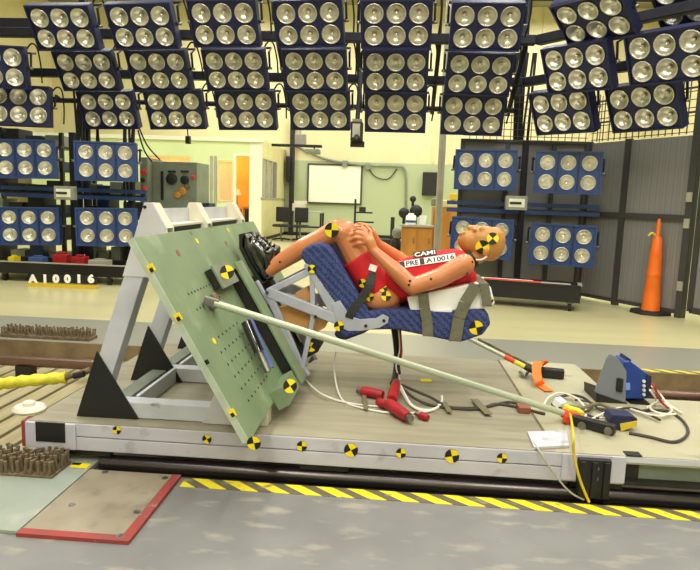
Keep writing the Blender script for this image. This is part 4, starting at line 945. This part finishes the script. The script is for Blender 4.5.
MB().box(c0.x, c1.x, YN, YN+.03, c1.z, c0.z+.01).build('board', 'black', nb)
MB().box(c0.x-.02, c1.x+.01, YN-.02, YN+.05, .0, c1.z-.012).build('yellow_ledge', 'yellow_cable', nb)
for ch, px in zip('A10016', (33, 45, 56, 67.5, 79, 91)):
    v = at(px, 282.4, YN-.003); vs2, fs = text_data(ch, .15, .011); xs = [q[0] for q in vs2]; mx = (min(xs)+max(xs))/2
    MB().add([(v.x+(q[0]-mx)*1.15, YN-.003, v.z+q[1]) for q in vs2], fs).build('numeral', 'foam', nb)
# trough cart at the right
tR, tL = atz(579, 312.5, 0), atz(478, 304, 0); td = (tR-tL); td.z = 0; tl_ = td.length; td.normalize(); tn = Vector((-td.y, td.x, 0)); tn = tn if tn.y > 0 else -tn
tL = tR-td*(tl_+.5); tl_ += .5
tr = thing('trough_cart', 'long black trough cart on casters under the right lamp stand', 'cart', tuple((tL+tR)/2))
zt = .33; tw = .42
def tb(s0, s1, w0, w1, z0, z1, nm, m): return MB().obox(tL+td*((s0+s1)/2)+tn*((w0+w1)/2)+Vector((0, 0, (z0+z1)/2)), td, tn, (0, 0, 1), (s1-s0)/2, (w1-w0)/2, (z1-z0)/2).build(nm, m, tr)
tb(0, tl_, 0, .03, .12, zt, 'side', 'black'); tb(0, tl_, tw-.03, tw, .12, zt, 'side', 'black'); tb(tl_-.03, tl_, .03, tw-.03, .12, zt, 'end', 'black'); tb(0, .03, .03, tw-.03, .12, zt, 'end', 'black'); tb(.03, tl_-.03, .03, tw-.03, .12, .15, 'bottom', 'black')
tb(0, tl_, -.015, .035, zt, zt+.02, 'top_rim', 'dark_steel'); tb(0, tl_, tw-.035, tw+.015, zt, zt+.02, 'top_rim', 'dark_steel'); tb(tl_-.04, tl_+.015, .035, tw-.035, zt, zt+.02, 'top_rim', 'pole_grey')
for s_ in (.25, tl_-.12):
    for w_ in (.06, tw-.06):
        c_ = tL+td*s_+tn*w_; MB().tube([c_+td*-.02+Vector((0, 0, .055)), c_+td*.02+Vector((0, 0, .055))], .055, 12).build('caster', 'rubber', tr, smooth=True); MB().box(c_.x-.04, c_.x+.04, c_.y-.03, c_.y+.03, .1, .12).build('caster_fork', 'steel', tr)
def laid(name, label, s0, s1, w_, r, m, z):
    p0, p1 = tL+td*s0+tn*w_+Vector((0, 0, z)), tL+td*s1+tn*w_+Vector((0, 0, z)); return solo(MB().tube([p0, p1], r, 8), name, m, label, 'pole', tuple((p0+p1)/2), smooth=True)
laid('striped_pole', 'orange pole lying in the black trough cart', tl_*.30, tl_*.72, .13, .03, 'orange_red', zt+.0)
laid('white_pole', 'white pole lying behind the orange pole in the trough', tl_*.2, tl_*.66, .22, .026, 'foam', zt+.0)
laid('grey_tube', 'pale grey tube in the right end of the trough', tl_*.68, tl_*.93, .2, .03, 'pole_grey', zt-.01)
tb(.03, tl_-.03, .03, tw-.03, .24, zt-.032, 'packing', 'dark_steel')
# cable bundles down the uprights
def bundle(label, spec):
    t = thing('cable_bundle', label, 'cables', tuple(spec[0][0][-1]))
    for pts, r in spec: MB().tube(smooth_pts(pts, 5), r, 6).build('strand', 'rubber', t, smooth=True)
rnd = random.Random(5)
def drops(cx, y, top, bot, n, sp):
    out = []
    for i in range(n):
        x0, x1 = cx+rnd.uniform(-sp, sp), cx+rnd.uniform(-sp, sp)*.6
        out.append(([Vector((x0, y, top)), Vector(((x0+x1)/2+rnd.uniform(-.05, .05), y-.05, (top+bot)/2)), Vector((x1, y, bot))], .018))
    return out
bundle('black cables running down the left gantry upright', drops(-5.02, 9.70, 3.6, .35, 7, .16))
bundle('black cables running down the right gantry upright', drops(1.80, 9.70, 3.6, .35, 9, .16))
bundle('black cables falling beside the grey control cabinet', drops(at(133, 150, 9.6).x, 9.55, 2.7, .4, 7, .1)+[([Vector(at(138, 125, 9.6)), Vector(at(147, 145, 9.6)), Vector(at(160, 160, 9.7))], .012), ([Vector(at(138, 130, 9.6)), Vector(at(144, 150, 9.6)), Vector(at(152, 162, 9.7))], .012)])
bundle('black cables hanging at the far left between the panels', drops(at(64, 60, 8.8).x, 9.75, 3.4, 2.0, 4, .05))

# ================================================================== control cabinets
def cabinet(name, label, px0, px1, py0, Y, d, m, fit):
    a_, b__ = at(px0, py0, Y), at(px1, py0, Y); t = thing(name, label, 'cabinet', ((a_.x+b__.x)/2, Y+d/2, 0))
    MB().box(a_.x, b__.x, Y, Y+d, .03, a_.z).build('body', m, t, bevel=.012)
    for px, py, r, mm, nm in fit:
        v = at(px, py, Y-.001); MB().lathe([(r, 0), (r, .03), (r*.5, .04)], v, (0, -1, 0), 12).build(nm, mm, t)
    return t, a_, b__
t, a_, b__ = cabinet('control_cabinet', 'large grey control cabinet with dark gauges behind the frame', 152, 197, 161, 10.6, .7, 'machine_grey', [(172, 179, .1, 'black', 'gauge'), (185, 180, .075, 'black', 'gauge'), (193.5, 177, .035, 'red_lamp', 'pilot_lamp'), (178, 195, .06, 'wood', 'valve'), (183, 191, .07, 'wood', 'valve'), (187, 187, .05, 'rust', 'valve')])
MB().box(at(161, 180, 10.6).x, at(163.5, 180, 10.6).x, 10.58, 10.6, at(161, 200, 10.6).z, at(161, 171, 10.6).z).build('slot', 'black', t)
for px in (172, 185): v = at(px, 171.5, 10.6); MB().box(v.x-.07, v.x+.07, 10.58, 10.6, v.z-.015, v.z+.015).build('label_plate', 'black', t)
MB().box(a_.x-.02, b__.x+.02, 10.58, 11.3, .0, .03).build('plinth', 'dark_steel', t)
t, a_, b__ = cabinet('control_cabinet', 'narrow grey control cabinet with two red pilot lamps', 139.5, 147.5, 157, 10.4, .7, 'machine_grey', [(144, 172, .05, 'red_lamp', 'pilot_lamp'), (144.5, 189, .05, 'red_lamp', 'pilot_lamp'), (143, 180, .04, 'black', 'gauge'), (143, 195, .04, 'black', 'gauge')])
MB().box(a_.x, b__.x, 10.4, 11.1, 0, .03).build('plinth', 'dark_steel', t)
v0, v1 = at(201, 203, 10.9), at(209, 208, 10.9); solo(MB().box(v0.x, v1.x, 10.9, 11.3, 0, v0.z).box(v0.x+.03, v1.x-.03, 10.88, 10.9, .1, v0.z-.1), 'blue_bin', 'navy', 'dark blue bin beside the large control cabinet', 'bin', (v0.x, 11.1, 0), bevel=.01)

# ================================================================== office booth at the back
YO = 19.0; cxr = at(261.5, 190, YO).x; XO = -11.5; ZO = at(230, 141.5, YO).z
of = thing('office_booth', 'pale green office booth with orange lit windows at the back', 'booth', ((XO+cxr)/2, (YO+YB)/2, 0))
ox = lambda px, py=190: at(px, py, YO).x
oz = lambda py, px=230: at(px, py, YO).z
w1 = (ox(150), ox(189.5), oz(166, 170), oz(157, 170)); w2 = (ox(219), ox(232), oz(200, 225), oz(162, 225)); dr_ = (ox(236), ox(249.5), 0, oz(156, 242))
xs = [XO, w1[0], w1[1], w2[0], w2[1], dr_[0], dr_[1], cxr]
def wallbox(x0, x1, z0, z1, m='office_wall', nm='front_panel'): 
    if x1-x0 > .01 and z1-z0 > .01: MB().box(x0, x1, YO, YO+.08, z0, z1).build(nm, m, of)
wallbox(xs[0], xs[1], 0, ZO); wallbox(xs[1], xs[2], 0, w1[2]); wallbox(xs[1], xs[2], w1[3], ZO); wallbox(xs[2], xs[3], 0, ZO)
wallbox(xs[3], xs[4], 0, w2[2]); wallbox(xs[3], xs[4], w2[3], ZO); wallbox(xs[4], xs[5], 0, ZO); wallbox(xs[5], xs[6], dr_[3], ZO); wallbox(xs[6], xs[7], 0, ZO, 'office_white')
MB().box(XO, cxr+.05, YO-.08, YO+.1, ZO, ZO+.12).build('fascia', 'office_white', of); MB().box(XO, cxr, YO+.1, YB-.02, ZO, ZO+.1).build('roof', 'office_panel', of)
for (x0, x1, z0, z1) in (w1, w2):
    fo = MB(); fo.box(x0-.05, x1+.05, YO-.03, YO, z0-.05, z0).box(x0-.05, x1+.05, YO-.03, YO, z1, z1+.05).box(x0-.05, x0, YO-.03, YO, z0, z1).box(x1, x1+.05, YO-.03, YO, z0, z1)
    f_ = fo.build('window_frame', 'office_panel', of); MB().box(x0, x1, YO+.03, YO+.04, z0, z1).build('pane', 'glass', f_)
dfm = MB(); dfm.box(dr_[0]-.08, dr_[0], YO-.04, YO, 0, dr_[3]).box(dr_[1], dr_[1]+.08, YO-.04, YO, 0, dr_[3]).box(dr_[0]-.08, dr_[1]+.08, YO-.04, YO, dr_[3], dr_[3]+.08); dfm.build('door_frame', 'office_white', of)
for px in (211.5, 215.5): MB().box(ox(px)-.04, ox(px)+.04, YO-.03, YO, 0, oz(156, 212)).build('mullion', 'pole_grey', of)
MB().box(XO, dr_[1]+.2, YO+1.9, YO+1.95, 0, ZO).build('inner_wall', 'office_orange', of); MB().box(dr_[1]+.2, dr_[1]+.25, YO+.1, YO+1.95, 0, ZO).build('inner_wall', 'office_panel', of)
# side wall with a two-pane window and pale panels
sx = lambda px, py=190: YO*(at(0, 0, 1).y and 1)*0
ys = [YO+.08+i*(YB-.02-YO-.08)/5 for i in range(6)]
for i in range(5):
    y0, y1 = ys[i]+.01, ys[i+1]-.01
    if i in (0, 1, 2):
        MB().box(cxr-.06, cxr, y0, y1, .1, 1.32).build('side_panel', 'office_panel', of); MB().box(cxr-.06, cxr, y0, y1, 2.55, ZO).build('side_panel', 'office_panel', of)
        f_ = MB().box(cxr-.05, cxr+.01, y0, y0+.07, 1.32, 2.55).build('window_stile', 'pole_grey', of); MB().box(cxr-.05, cxr+.01, y1-.07, y1, 1.32, 2.55).build('window_stile', 'pole_grey', of)
        MB().box(cxr-.04, cxr-.03, y0+.07, y1-.07, 1.32, 2.55).build('pane', 'glass', f_)
    else: MB().box(cxr-.06, cxr, y0, y1, .1, ZO).build('side_panel', 'office_panel', of)
MB().box(cxr-.05, cxr+.01, YO, YB-.02, 0, .1).build('side_base', 'dark_steel', of); MB().box(cxr-.03, cxr+.02, YO, YB-.02, 1.29, 1.35).build('side_sill', 'pole_grey', of)
la = bpy.data.lights.new('office_lamp', 'AREA'); la.energy = 85; la.color = (1, .74, .36); la.size = 1.2; la.shape = 'RECTANGLE'; la.size_y = 4
lo = bpy.data.objects.new('office_lamp_light', la); COL.objects.link(lo); lo.parent = of; lo.location = Vector((-6.8, YO+1.0, ZO-.08))-Vector(of.location); lo.rotation_euler = (0, 0, math.pi/2)
# furniture inside the booth
dk = thing('office_desk', 'orange lit desk seen through the booth door', 'desk', (ox(243), YO+1.2, 0)); x_ = ox(243)
MB().box(x_-.25, x_+.35, YO+.9, YO+1.6, .98, 1.04).build('top', 'wood', dk)
for k in (-.2, .3): MB().box(x_+k-.03, x_+k+.03, YO+.95, YO+1.5, 0, .98).build('leg_panel', 'wood', dk)
MB().box(x_-.16, x_+.26, YO+1.45, YO+1.5, .3, .98).build('modesty_panel', 'black', dk)
ch = thing('office_chair', 'black chair in front of the desk inside the booth', 'chair', (ox(245), YO+.6, 0)); x_ = ox(245)
MB().box(x_-.22, x_+.22, YO+.4, YO+.82, .44, .5).build('seat', 'black', ch, bevel=.02); MB().box(x_-.2, x_+.2, YO+.78, YO+.84, .55, .95).build('backrest', 'black', ch, bevel=.02); MB().tube([(x_, YO+.6, .08), (x_, YO+.6, .44)], .03, 8).build('column', 'steel', ch)
for k in range(5): t5 = k*2*math.pi/5; MB().bar((x_, YO+.6, .06), (x_+.27*math.cos(t5), YO+.6+.27*math.sin(t5), .04), .04, .04).build('foot', 'black', ch)
ln = thing('desk_lamp', 'small lamp and statuette seen in the left booth window', 'lamp', (ox(227), YO+1.2, 0)); x_ = ox(227)
MB().box(x_-.25, x_+.12, YO+1.0, YO+1.4, 0, .95).build('stand', 'wood', ln); MB().tube([(x_, YO+1.2, .95), (x_, YO+1.2, 1.45)], .03, 8).build('stem', 'wood', ln); MB().lathe([(.16, 1.4), (.08, 1.6)], (x_, YO+1.2, 0), n=12).build('shade', 'cream_paint', ln)

# ================================================================== back wall fittings
wbp = lambda px, py, d=.0: at(px, py, YB-d)
a_, b__ = wbp(309.5, 165), wbp(360, 203.5)
t = thing('whiteboard', 'large white board with dark frame on the green back wall', 'whiteboard', ((a_.x+b__.x)/2, YB-.05, b__.z))
zA, zB_ = b__.z, a_.z
MB().box(a_.x, b__.x, YB-.06, YB-.03, zB_*0+zA, zB_).build('board', 'whiteboard', t)
fo = MB(); fo.box(a_.x-.06, b__.x+.06, YB-.08, YB-.02, zB_, zB_+.06).box(a_.x-.06, b__.x+.06, YB-.1, YB-.02, zA-.06, zA).box(a_.x-.06, a_.x, YB-.08, YB-.02, zA, zB_).box(b__.x, b__.x+.06, YB-.08, YB-.02, zA, zB_); fo.build('frame', 'cage_dark', t)
pp = [wbp(296, 146, .1), wbp(308, 152, .1), wbp(325, 159, .1), wbp(345, 163, .1), wbp(368, 165.5, .1), wbp(398, 166.5, .1), wbp(404, 169, .1), wbp(406, 178, .1), wbp(406, 206, .1), wbp(406, 234, .1)]
t = thing('wall_conduit', 'grey conduit pipe running along the back wall beside the whiteboard', 'conduit', (pp[-1].x, YB, 0)); MB().tube(smooth_pts(pp, 4), .045, 8).build('pipe', 'machine_grey', t, smooth=True)
for px, py in ((368, 166), (345, 163.5)): v = wbp(px, py, .1); MB().box(v.x-.09, v.x+.09, YB-.16, YB-.0, v.z-.12, v.z+.1).build('conduit_box', 'machine_grey', t)
solo(MB().tube(smooth_pts([wbp(369, 169, .06), wbp(376, 177, .06), wbp(388, 179, .06), wbp(397, 169, .06)], 5), .02, 5), 'hanging_wire', 'dark_steel', 'thin wire sagging under the conduit on the back wall', 'wire', tuple(wbp(388, 179, .06)))
v = wbp(292.5, 150, .2); solo(MB().box(v.x-.09, v.x+.06, YB-.25, YB-.0, 0, 4.2).box(v.x-.12, v.x+.1, YB-.28, YB, 0, .1), 'wall_column', 'dark_steel', 'dark steel column against the back wall beside the booth', 'column', (v.x, YB-.1, 0))
v = wbp(288.5, 169, .25); solo(MB().box(v.x-.08, v.x+.08, YB-.4, YB-.25, v.z-.45, v.z+.45), 'speaker', 'black', 'narrow black loudspeaker on the dark wall column', 'speaker', tuple(v), bevel=.02)
# ceiling projector on a bar
YPJ = 15.
a_, b__ = at(272, 145, YPJ), at(322, 146.5, YPJ); t = thing('projector_mount', 'dark horizontal bar with hanging projector left of the whiteboard', 'projector', tuple(at(315, 154, YPJ)))
MB().bar(a_, b__, .12, .06).build('bar', 'black', t); v = at(315, 151.5, YPJ); MB().box(v.x-.22, v.x+.12, YPJ-.15, YPJ+.15, v.z-.06, v.z+.05).build('projector', 'machine_grey', t, bevel=.02); MB().tube([v, at(314, 146.5, YPJ)], .02, 6).build('stem', 'black', t)
v = at(300, 140, YPJ); MB().box(v.x-.12, v.x+.14, YPJ-.05, YPJ+.15, v.z-.14, v.z+.14).build('grey_box', 'box_grey', t, bevel=.02); MB().tube([(v.x, YPJ+.05, v.z+.14), (v.x, YPJ+.05, ZC-.005)], .025, 6).build('drop_rod', 'pole_grey', t); MB().tube([(v.x-.02, YPJ, a_.z), (v.x-.02, YPJ, v.z)], .02, 6).build('stem', 'black', t)
# hanging camera
YH = 8.2; v = at(357, 132, YH); t = thing('hanging_camera', 'dark film camera hanging on a rod above the knees', 'camera', tuple(at(357, 143, YH)))
MB().box(v.x-.075, v.x+.075, YH-.12, YH+.12, v.z-.12, v.z+.12).build('body', 'black', t, bevel=.01); MB().box(v.x-.05, v.x+.045, YH-.135, YH-.12, v.z-.08, v.z+.09).build('front_plate', 'pole_grey', t); MB().lathe([(.035, 0), (.035, .06)], (v.x+.01, YH-.13, v.z-.08), (0, -1, 0), 10).build('lens', 'black_gloss', t)
MB().box(v.x-.06, v.x+.06, YH-.06, YH+.06, v.z+.12, v.z+.16).build('clamp', 'steel', t); MB().tube([(v.x, YH, v.z+.16), (v.x, YH+.4, 3.06)], .03, 8).build('rod', 'gantry', t, smooth=True); MB().box(v.x-.08, v.x+.1, YH-.04, YH+.06, v.z-.19, v.z-.12).build('base', 'dark_steel', t)
# small thing hanging left of the booth
v = at(188, 140, 9.9); t = thing('hanging_socket', 'small grey socket hanging on a cord above the booth roof', 'socket', tuple(at(188, 143, 9.9))); MB().box(v.x-.035, v.x+.035, 9.87, 9.94, v.z-.06, v.z+.06).build('body', 'dark_steel', t); MB().tube([(v.x, 9.9, v.z+.05), (v.x, 9.78, 2.76)], .01, 5).build('cord', 'rubber', t)
# grey column
YL = 11.; v = at(439.5, 200, YL); solo(MB().tube([(v.x, YL, 0), (v.x, YL, ZC)], .062, 14).lathe([(.14, 0), (.14, .03), (.07, .035)], (v.x, YL, 0), n=16), 'pipe_column', 'pole_grey', 'tall pale grey pipe column before the wooden cabinets', 'column', (v.x, YL, 0), smooth=True)
# wooden cabinets and things on them
YW = 13.2
a_, b__ = at(402, 224.5, YW), at(433, 224.5, YW); cw = thing('wooden_cabinet', 'low orange wooden cabinet with grey counter top', 'cabinet', ((a_.x+b__.x)/2, YW+.3, 0))
MB().box(a_.x, b__.x, YW, YW+.6, .06, a_.z-.04).build('body', 'wood', cw); MB().box(a_.x-.04, b__.x+.02, YW-.04, YW+.62, a_.z-.04, a_.z).build('counter', 'counter', cw); MB().box(a_.x+.03, b__.x-.03, YW+.04, YW+.6, 0, .06).build('plinth', 'black', cw)
for k in range(2): xa_ = a_.x+.03+k*(b__.x-a_.x)/2; dd = MB().box(xa_, xa_+(b__.x-a_.x)/2-.05, YW-.02, YW, .1, a_.z-.08).build('door', 'wood', cw); MB().box(xa_+.22, xa_+.24, YW-.04, YW-.02, .5, .62).build('handle', 'steel', dd)
ztop = a_.z
a_, b__ = at(433.5, 207, YW+.3), at(457, 207, YW+.3); ct2 = thing('wooden_cabinet', 'taller orange wooden cabinet behind the grey pipe column', 'cabinet', ((a_.x+b__.x)/2, YW+.6, 0))
MB().box(a_.x, b__.x, YW+.3, YW+.9, .06, a_.z).build('body', 'wood', ct2); MB().box(a_.x+.03, b__.x-.03, YW+.34, YW+.9, 0, .06).build('plinth', 'black', ct2); MB().box(a_.x+.02, b__.x-.02, YW+.28, YW+.3, .1, a_.z-.05).build('door', 'wood', ct2)
zt2 = a_.z
v = at(411, 219, YW+.25); t = thing('white_canister', 'white canister with blue band on the low cabinet', 'canister', (v.x, v.y, ztop)); MB().lathe([(.11, ztop), (.11, ztop+.17), (.09, ztop+.2)], (v.x, v.y, 0), n=16).build('body', 'foam', t, smooth=True); MB().lathe([(.113, ztop+.04), (.113, ztop+.09)], (v.x, v.y, 0), n=16).build('band', 'blue_plastic', t); MB().lathe([(.06, ztop+.2), (.06, ztop+.24)], (v.x, v.y, 0), n=12).build('lid', 'foam', t)
v = at(423, 220, YW+.2); solo(MB().lathe([(.06, ztop), (.075, ztop+.2), (.07, ztop+.2), (.055, ztop+.02)], (v.x, v.y, 0), n=14), 'paper_cup', 'foam', 'tall white cup beside the canister on the low cabinet', 'cup', (v.x, v.y, ztop), smooth=True)
for i, (px, py, r, lab) in enumerate(((404, 213, .12, 'dark round clamp head at the left end of the low cabinet'), (416, 211, .14, 'dark round motor behind the white canister'), (413, 199, .07, 'small dark knob standing above the round motor'))):
    v = at(px, py, YW+.45); t = thing('bench_clamp', lab, 'tool', (v.x, v.y, ztop)); MB().ellipsoid(v, (r, 0, 0), (0, r*.8, 0), (0, 0, r)).build('head', 'dark_steel', t, smooth=True); MB().tube([(v.x, v.y, ztop), v], .03, 8).build('stem', 'dark_steel', t)
v = at(450, 201, YW+.5); t = thing('bench_machine', 'yellow green bench machine on the taller cabinet', 'machine', (v.x, v.y, zt2)); MB().box(v.x-.2, v.x+.16, v.y-.15, v.y+.15, zt2, zt2+.16).build('base', 'office_panel', t, bevel=.02); MB().box(v.x-.02, v.x+.14, v.y-.12, v.y+.12, zt2+.16, zt2+.3).build('head', 'yellow_cable', t, bevel=.02); MB().box(v.x-.4, v.x-.2, v.y-.1, v.y+.1, zt2+.02, zt2+.18).build('tail', 'machine_grey', t, bevel=.02)
v0, v1 = wbp(423, 172, .2), wbp(437, 196, .2); t = thing('wall_monitor', 'dark flat panel on the back wall left of the pipe column', 'monitor', (v0.x, YB-.1, v1.z)); MB().box(v0.x, v1.x, YB-.25, YB-.1, v1.z, v0.z).build('screen', 'dark_steel', t, bevel=.02); MB().box(v0.x+.15, v1.x-.15, YB-.1, YB, v1.z+.3, v0.z-.3).build('bracket', 'black', t)
# clutter near the whiteboard
YT = 20.5
a_, b__ = at(296, 211, YT), at(322, 211, YT); t = thing('work_table', 'grey metal table standing left of the whiteboard', 'table', ((a_.x+b__.x)/2, YT+.3, 0)); MB().box(a_.x, b__.x, YT, YT+.7, a_.z-.05, a_.z).build('top', 'counter', t)
for x in (a_.x+.04, b__.x-.04):
    for y in (YT+.04, YT+.66): MB().box(x-.03, x+.03, y-.03, y+.03, 0, a_.z-.05).build('leg', 'dark_steel', t)
MB().box(a_.x+.1, b__.x-.1, YT+.1, YT+.6, .4, .44).build('shelf', 'dark_steel', t); zt3 = a_.z
v = at(299, 205, YT+.3); solo(MB().box(v.x-.2, v.x+.2, YT+.15, YT+.5, zt3, zt3+.25).box(v.x-.15, v.x+.25, YT+.2, YT+.45, zt3+.25, zt3+.34), 'paper_stack', 'cream_paint', 'stack of papers and boxes on the grey table', 'papers', (v.x, YT+.3, zt3))
for px, lab in ((281, 'black office chair beside the booth side wall'), (300, 'black office chair before the grey table')):
    v = atz(px, 236, 0); v = Vector((at(px, 230, 19.6).x, 19.6, 0)); t = thing('swivel_chair', lab, 'chair', tuple(v)); MB().box(v.x-.25, v.x+.25, 19.4, 19.85, .45, .53).build('seat', 'black', t, bevel=.03); MB().box(v.x-.22, v.x+.22, 19.82, 19.9, .6, 1.08).build('backrest', 'black', t, bevel=.03); MB().tube([(v.x, 19.62, .1), (v.x, 19.62, .45)], .03, 8).build('column', 'steel', t)
    for k in range(5): t5 = k*2*math.pi/5; MB().bar((v.x, 19.62, .08), (v.x+.3*math.cos(t5), 19.62+.3*math.sin(t5), .05), .05, .05).build('foot', 'black', t)
YS_ = 18.; v = at(355, 215, YS_); t = thing('music_stand', 'thin black stand with shelf before the whiteboard', 'stand', (v.x, YS_, 0)); MB().tube([(v.x, YS_, .02), (v.x, YS_, at(355, 199, YS_).z)], .03, 8).build('pole', 'black', t)
for py, w_ in ((212.5, .5), (222, .55)): z = at(362, py, YS_).z; MB().box(v.x, v.x+w_, YS_-.15, YS_+.15, z-.02, z+.02).build('shelf', 'black', t)
MB().box(v.x+.12, v.x+.3, YS_-.1, YS_+.1, at(362, 212.5, YS_).z+.02, at(362, 207, YS_).z).build('shelf_box', 'dark_steel', t); MB().box(v.x-.3, v.x+.5, YS_-.25, YS_+.25, 0, .04).build('foot', 'black', t)
a_, b__ = atz(371, 238, 0), atz(396, 238, 0); t = thing('floor_jack', 'low dark trolley with upright handle on the far floor', 'trolley', (at(383, 236, 19).x, 19, 0)); xa_, xb_ = at(370, 236, 19).x, at(394, 236, 19).x
MB().box(xa_, xb_, 18.8, 19.2, .08, .22).build('bed', 'dark_steel', t, bevel=.02); MB().box(xb_-.12, xb_, 18.95, 19.05, .2, at(391, 217, 19).z).build('handle', 'black', t)
for x in (xa_+.1, xb_-.1): MB().tube([(x, 18.85, .06), (x, 19.15, .06)], .06, 10).build('wheel', 'rubber', t)
v = at(396, 240, YW+1); t = thing('tool_pile', 'dark blue and grey gear piled left of the low cabinet', 'gear', (v.x, YW+1, 0)); MB().ellipsoid((v.x, YW+1, .3), (.14, 0, 0), (0, .14, 0), (0, 0, .3)).build('bag', 'dark_steel', t, smooth=True); MB().ellipsoid((v.x+.02, YW+.95, .66), (.12, 0, 0), (0, .1, 0), (0, 0, .13)).build('roll', 'machine_grey', t, smooth=True)

# ================================================================== mesh partition and cone at the right
def xy(px, py): p = atz(px, py, 0); return Vector((p.x, p.y, 0))
A_ = xy(612, 304); D_ = xy(679, 317); dv_ = (D_-A_).normalized(); nv_ = Vector((-dv_.y, dv_.x, 0)); nv_ = nv_ if nv_.y < 0 else -nv_
ZT = 2.33
mp = thing('mesh_partition', 'grey perforated metal partition with dark frame at the right', 'partition', tuple(A_))
S0 = -.62; LN = (D_-A_).length
def pan(s0, s1, z0, z1, m='perforated_grey', off=0., th=.02, nm='panel'):
    c_ = A_+dv_*((s0+s1)/2)+Vector((0, 0, (z0+z1)/2))+nv_*off; return MB().obox(c_, dv_, nv_, (0, 0, 1), (s1-s0)/2, th, (z1-z0)/2).build(nm, m, mp)
edges = [S0, 0.06, LN+.02]
for i in range(2):
    pan(edges[i]+.03, edges[i+1]-.03, .08, ZT-.02)
for s_ in edges: pan(s_-.04, s_+.04, 0, ZT, 'cage_dark', .02, .035, 'post')
pan(S0, LN, 1.235, 1.315, 'cage_dark', .03, .03, 'mid_rail'); pan(S0, LN, .04, .09, 'cage_dark', .02, .025, 'bottom_rail'); 
for z in (2.6, 2.9): pan(S0, LN+.05, z-.012, z+.012, 'cage_dark', 0, .01, 'wire_rail')
for i in range(17): s_ = S0+.1+i*.1; pan(s_-.006, s_+.006, ZT, 3.0, 'cage_dark', 0, .005, 'wire')
for i in range(6): pan(S0, LN+.05, ZT+.1*i+.02, ZT+.1*i+.03, 'cage_dark', .004, .005, 'wire')
pan(LN-.02, LN+.07, 0, 3.05, 'cage_dark', .03, .05, 'door_post')
for z in (.35, 1.15, 1.48): pan(LN-.01, LN+.06, z, z+.12, 'pole_grey', .085, .012, 'hinge')
C2 = A_+dv_*S0; yb2 = C2.y
mp2 = thing('mesh_partition', 'grey perforated metal partition behind the right lamp stand', 'partition', (2.0, yb2, 0))
xs2 = [.95, 1.62, 2.3, C2.x-.06]
for i in range(3): MB().box(xs2[i]+.02, xs2[i+1]-.02, yb2-.01, yb2+.02, .08, ZT-.02).build('panel', 'perforated_grey', mp2)
for x in xs2: MB().box(x-.03, x+.03, yb2-.05, yb2+.02, 0, ZT).build('post', 'cage_dark', mp2)
for z0, z1 in ((.04, .09), (1.235, 1.315), (ZT-.04, ZT)): MB().box(xs2[0], xs2[-1], yb2-.06, yb2+.0, z0, z1).build('rail', 'cage_dark', mp2)
for i in range(7): MB().box(xs2[0], xs2[-1], yb2-.006, yb2+.004, ZT+.1*i+.05, ZT+.1*i+.06).build('wire', 'cage_dark', mp2)
for i in range(20): x = xs2[0]+.1+i*.1; MB().box(x-.005, x+.005, yb2, yb2+.01, ZT, 3.0).build('wire', 'cage_dark', mp2)
# dark racks standing behind the left lamp stand
for i, (xa, xb, zt_, lab) in enumerate(((-6.9, -5.55, 2.3, 'tall dark equipment rack behind the left edge lamp panels'), (-5.25, -4.35, 1.62, 'low dark equipment rack behind the left stand beside the cabinet'))):
    t = thing('equipment_rack', lab, 'rack', ((xa+xb)/2, 10.3, 0))
    for x in (xa, xb):
        for y in (10.05, 10.55): MB().box(x-.03, x+.03, y-.03, y+.03, 0, zt_).build('post', 'black', t)
    for k in range(int(zt_/.38)):
        z = .15+k*.38; MB().box(xa, xb, 10.02, 10.58, z, z+.03).build('shelf', 'dark_steel', t)
        for j in range(4):
            w_ = (xb-xa)/4; x = xa+j*w_+.04; h_ = rnd.uniform(.12, .3); MB().box(x, x+w_*rnd.uniform(.6, .9), 10.08, 10.5, z+.03, z+.03+h_).build('module', rnd.choice(['black', 'dark_steel', 'machine_grey', 'gantry', 'bank_blue_dark']), t, bevel=.01)
# door leaf beyond the post, swung towards the camera
E_ = A_+dv_*(LN+.1); dl = Vector((.45, -.9, 0)).normalized(); dn = Vector((-dl.y, dl.x, 0))
dr2 = thing('mesh_gate', 'grey perforated gate leaf at the right edge of the picture', 'gate', tuple(E_+dl*.4))
MB().obox(E_+dl*.55+Vector((0, 0, 1.6)), dl, dn, (0, 0, 1), .5, .015, 1.45).build('panel', 'perforated_grey', dr2)
for s_ in (.05, 1.05): MB().obox(E_+dl*s_+Vector((0, 0, 1.6)), dl, dn, (0, 0, 1), .04, .03, 1.5).build('stile', 'cage_dark', dr2)
for z in (.12, 1.3, 3.06): MB().obox(E_+dl*.55+Vector((0, 0, z)), dl, dn, (0, 0, 1), .5, .03, .04).build('rail', 'cage_dark', dr2)
# cone
cb = xy(650, 313); zs = (at(655, 218, cb.y).z)/1.265
cn = thing('traffic_cone', 'tall orange traffic cone with black base before the grey partition', 'cone', tuple(cb))
MB().lathe([(.26, 0), (.27, .012), (.255, .035), (.14, .045)], cb, n=8).build('base', 'rubber', cn)
MB().lathe([(.118, .045), (.112, .07), (.088, .50), (.091, .505), (.089, .53), (.076, .72), (.079, .73), (.058, 1.0), (.042, 1.02), (.03, 1.03), (.024, 1.2), (.018, 1.24), (.008, 1.255)], cb, n=28).build('body', 'orange', cn, smooth=True)
MB().tube(smooth_pts([cb+Vector((-.05, -.05, 1.04)), cb+Vector((-.1, -.06, 1.07)), cb+Vector((-.14, -.05, 1.03))]), .012, 6).build('tie', 'target_yellow', cn, smooth=True)
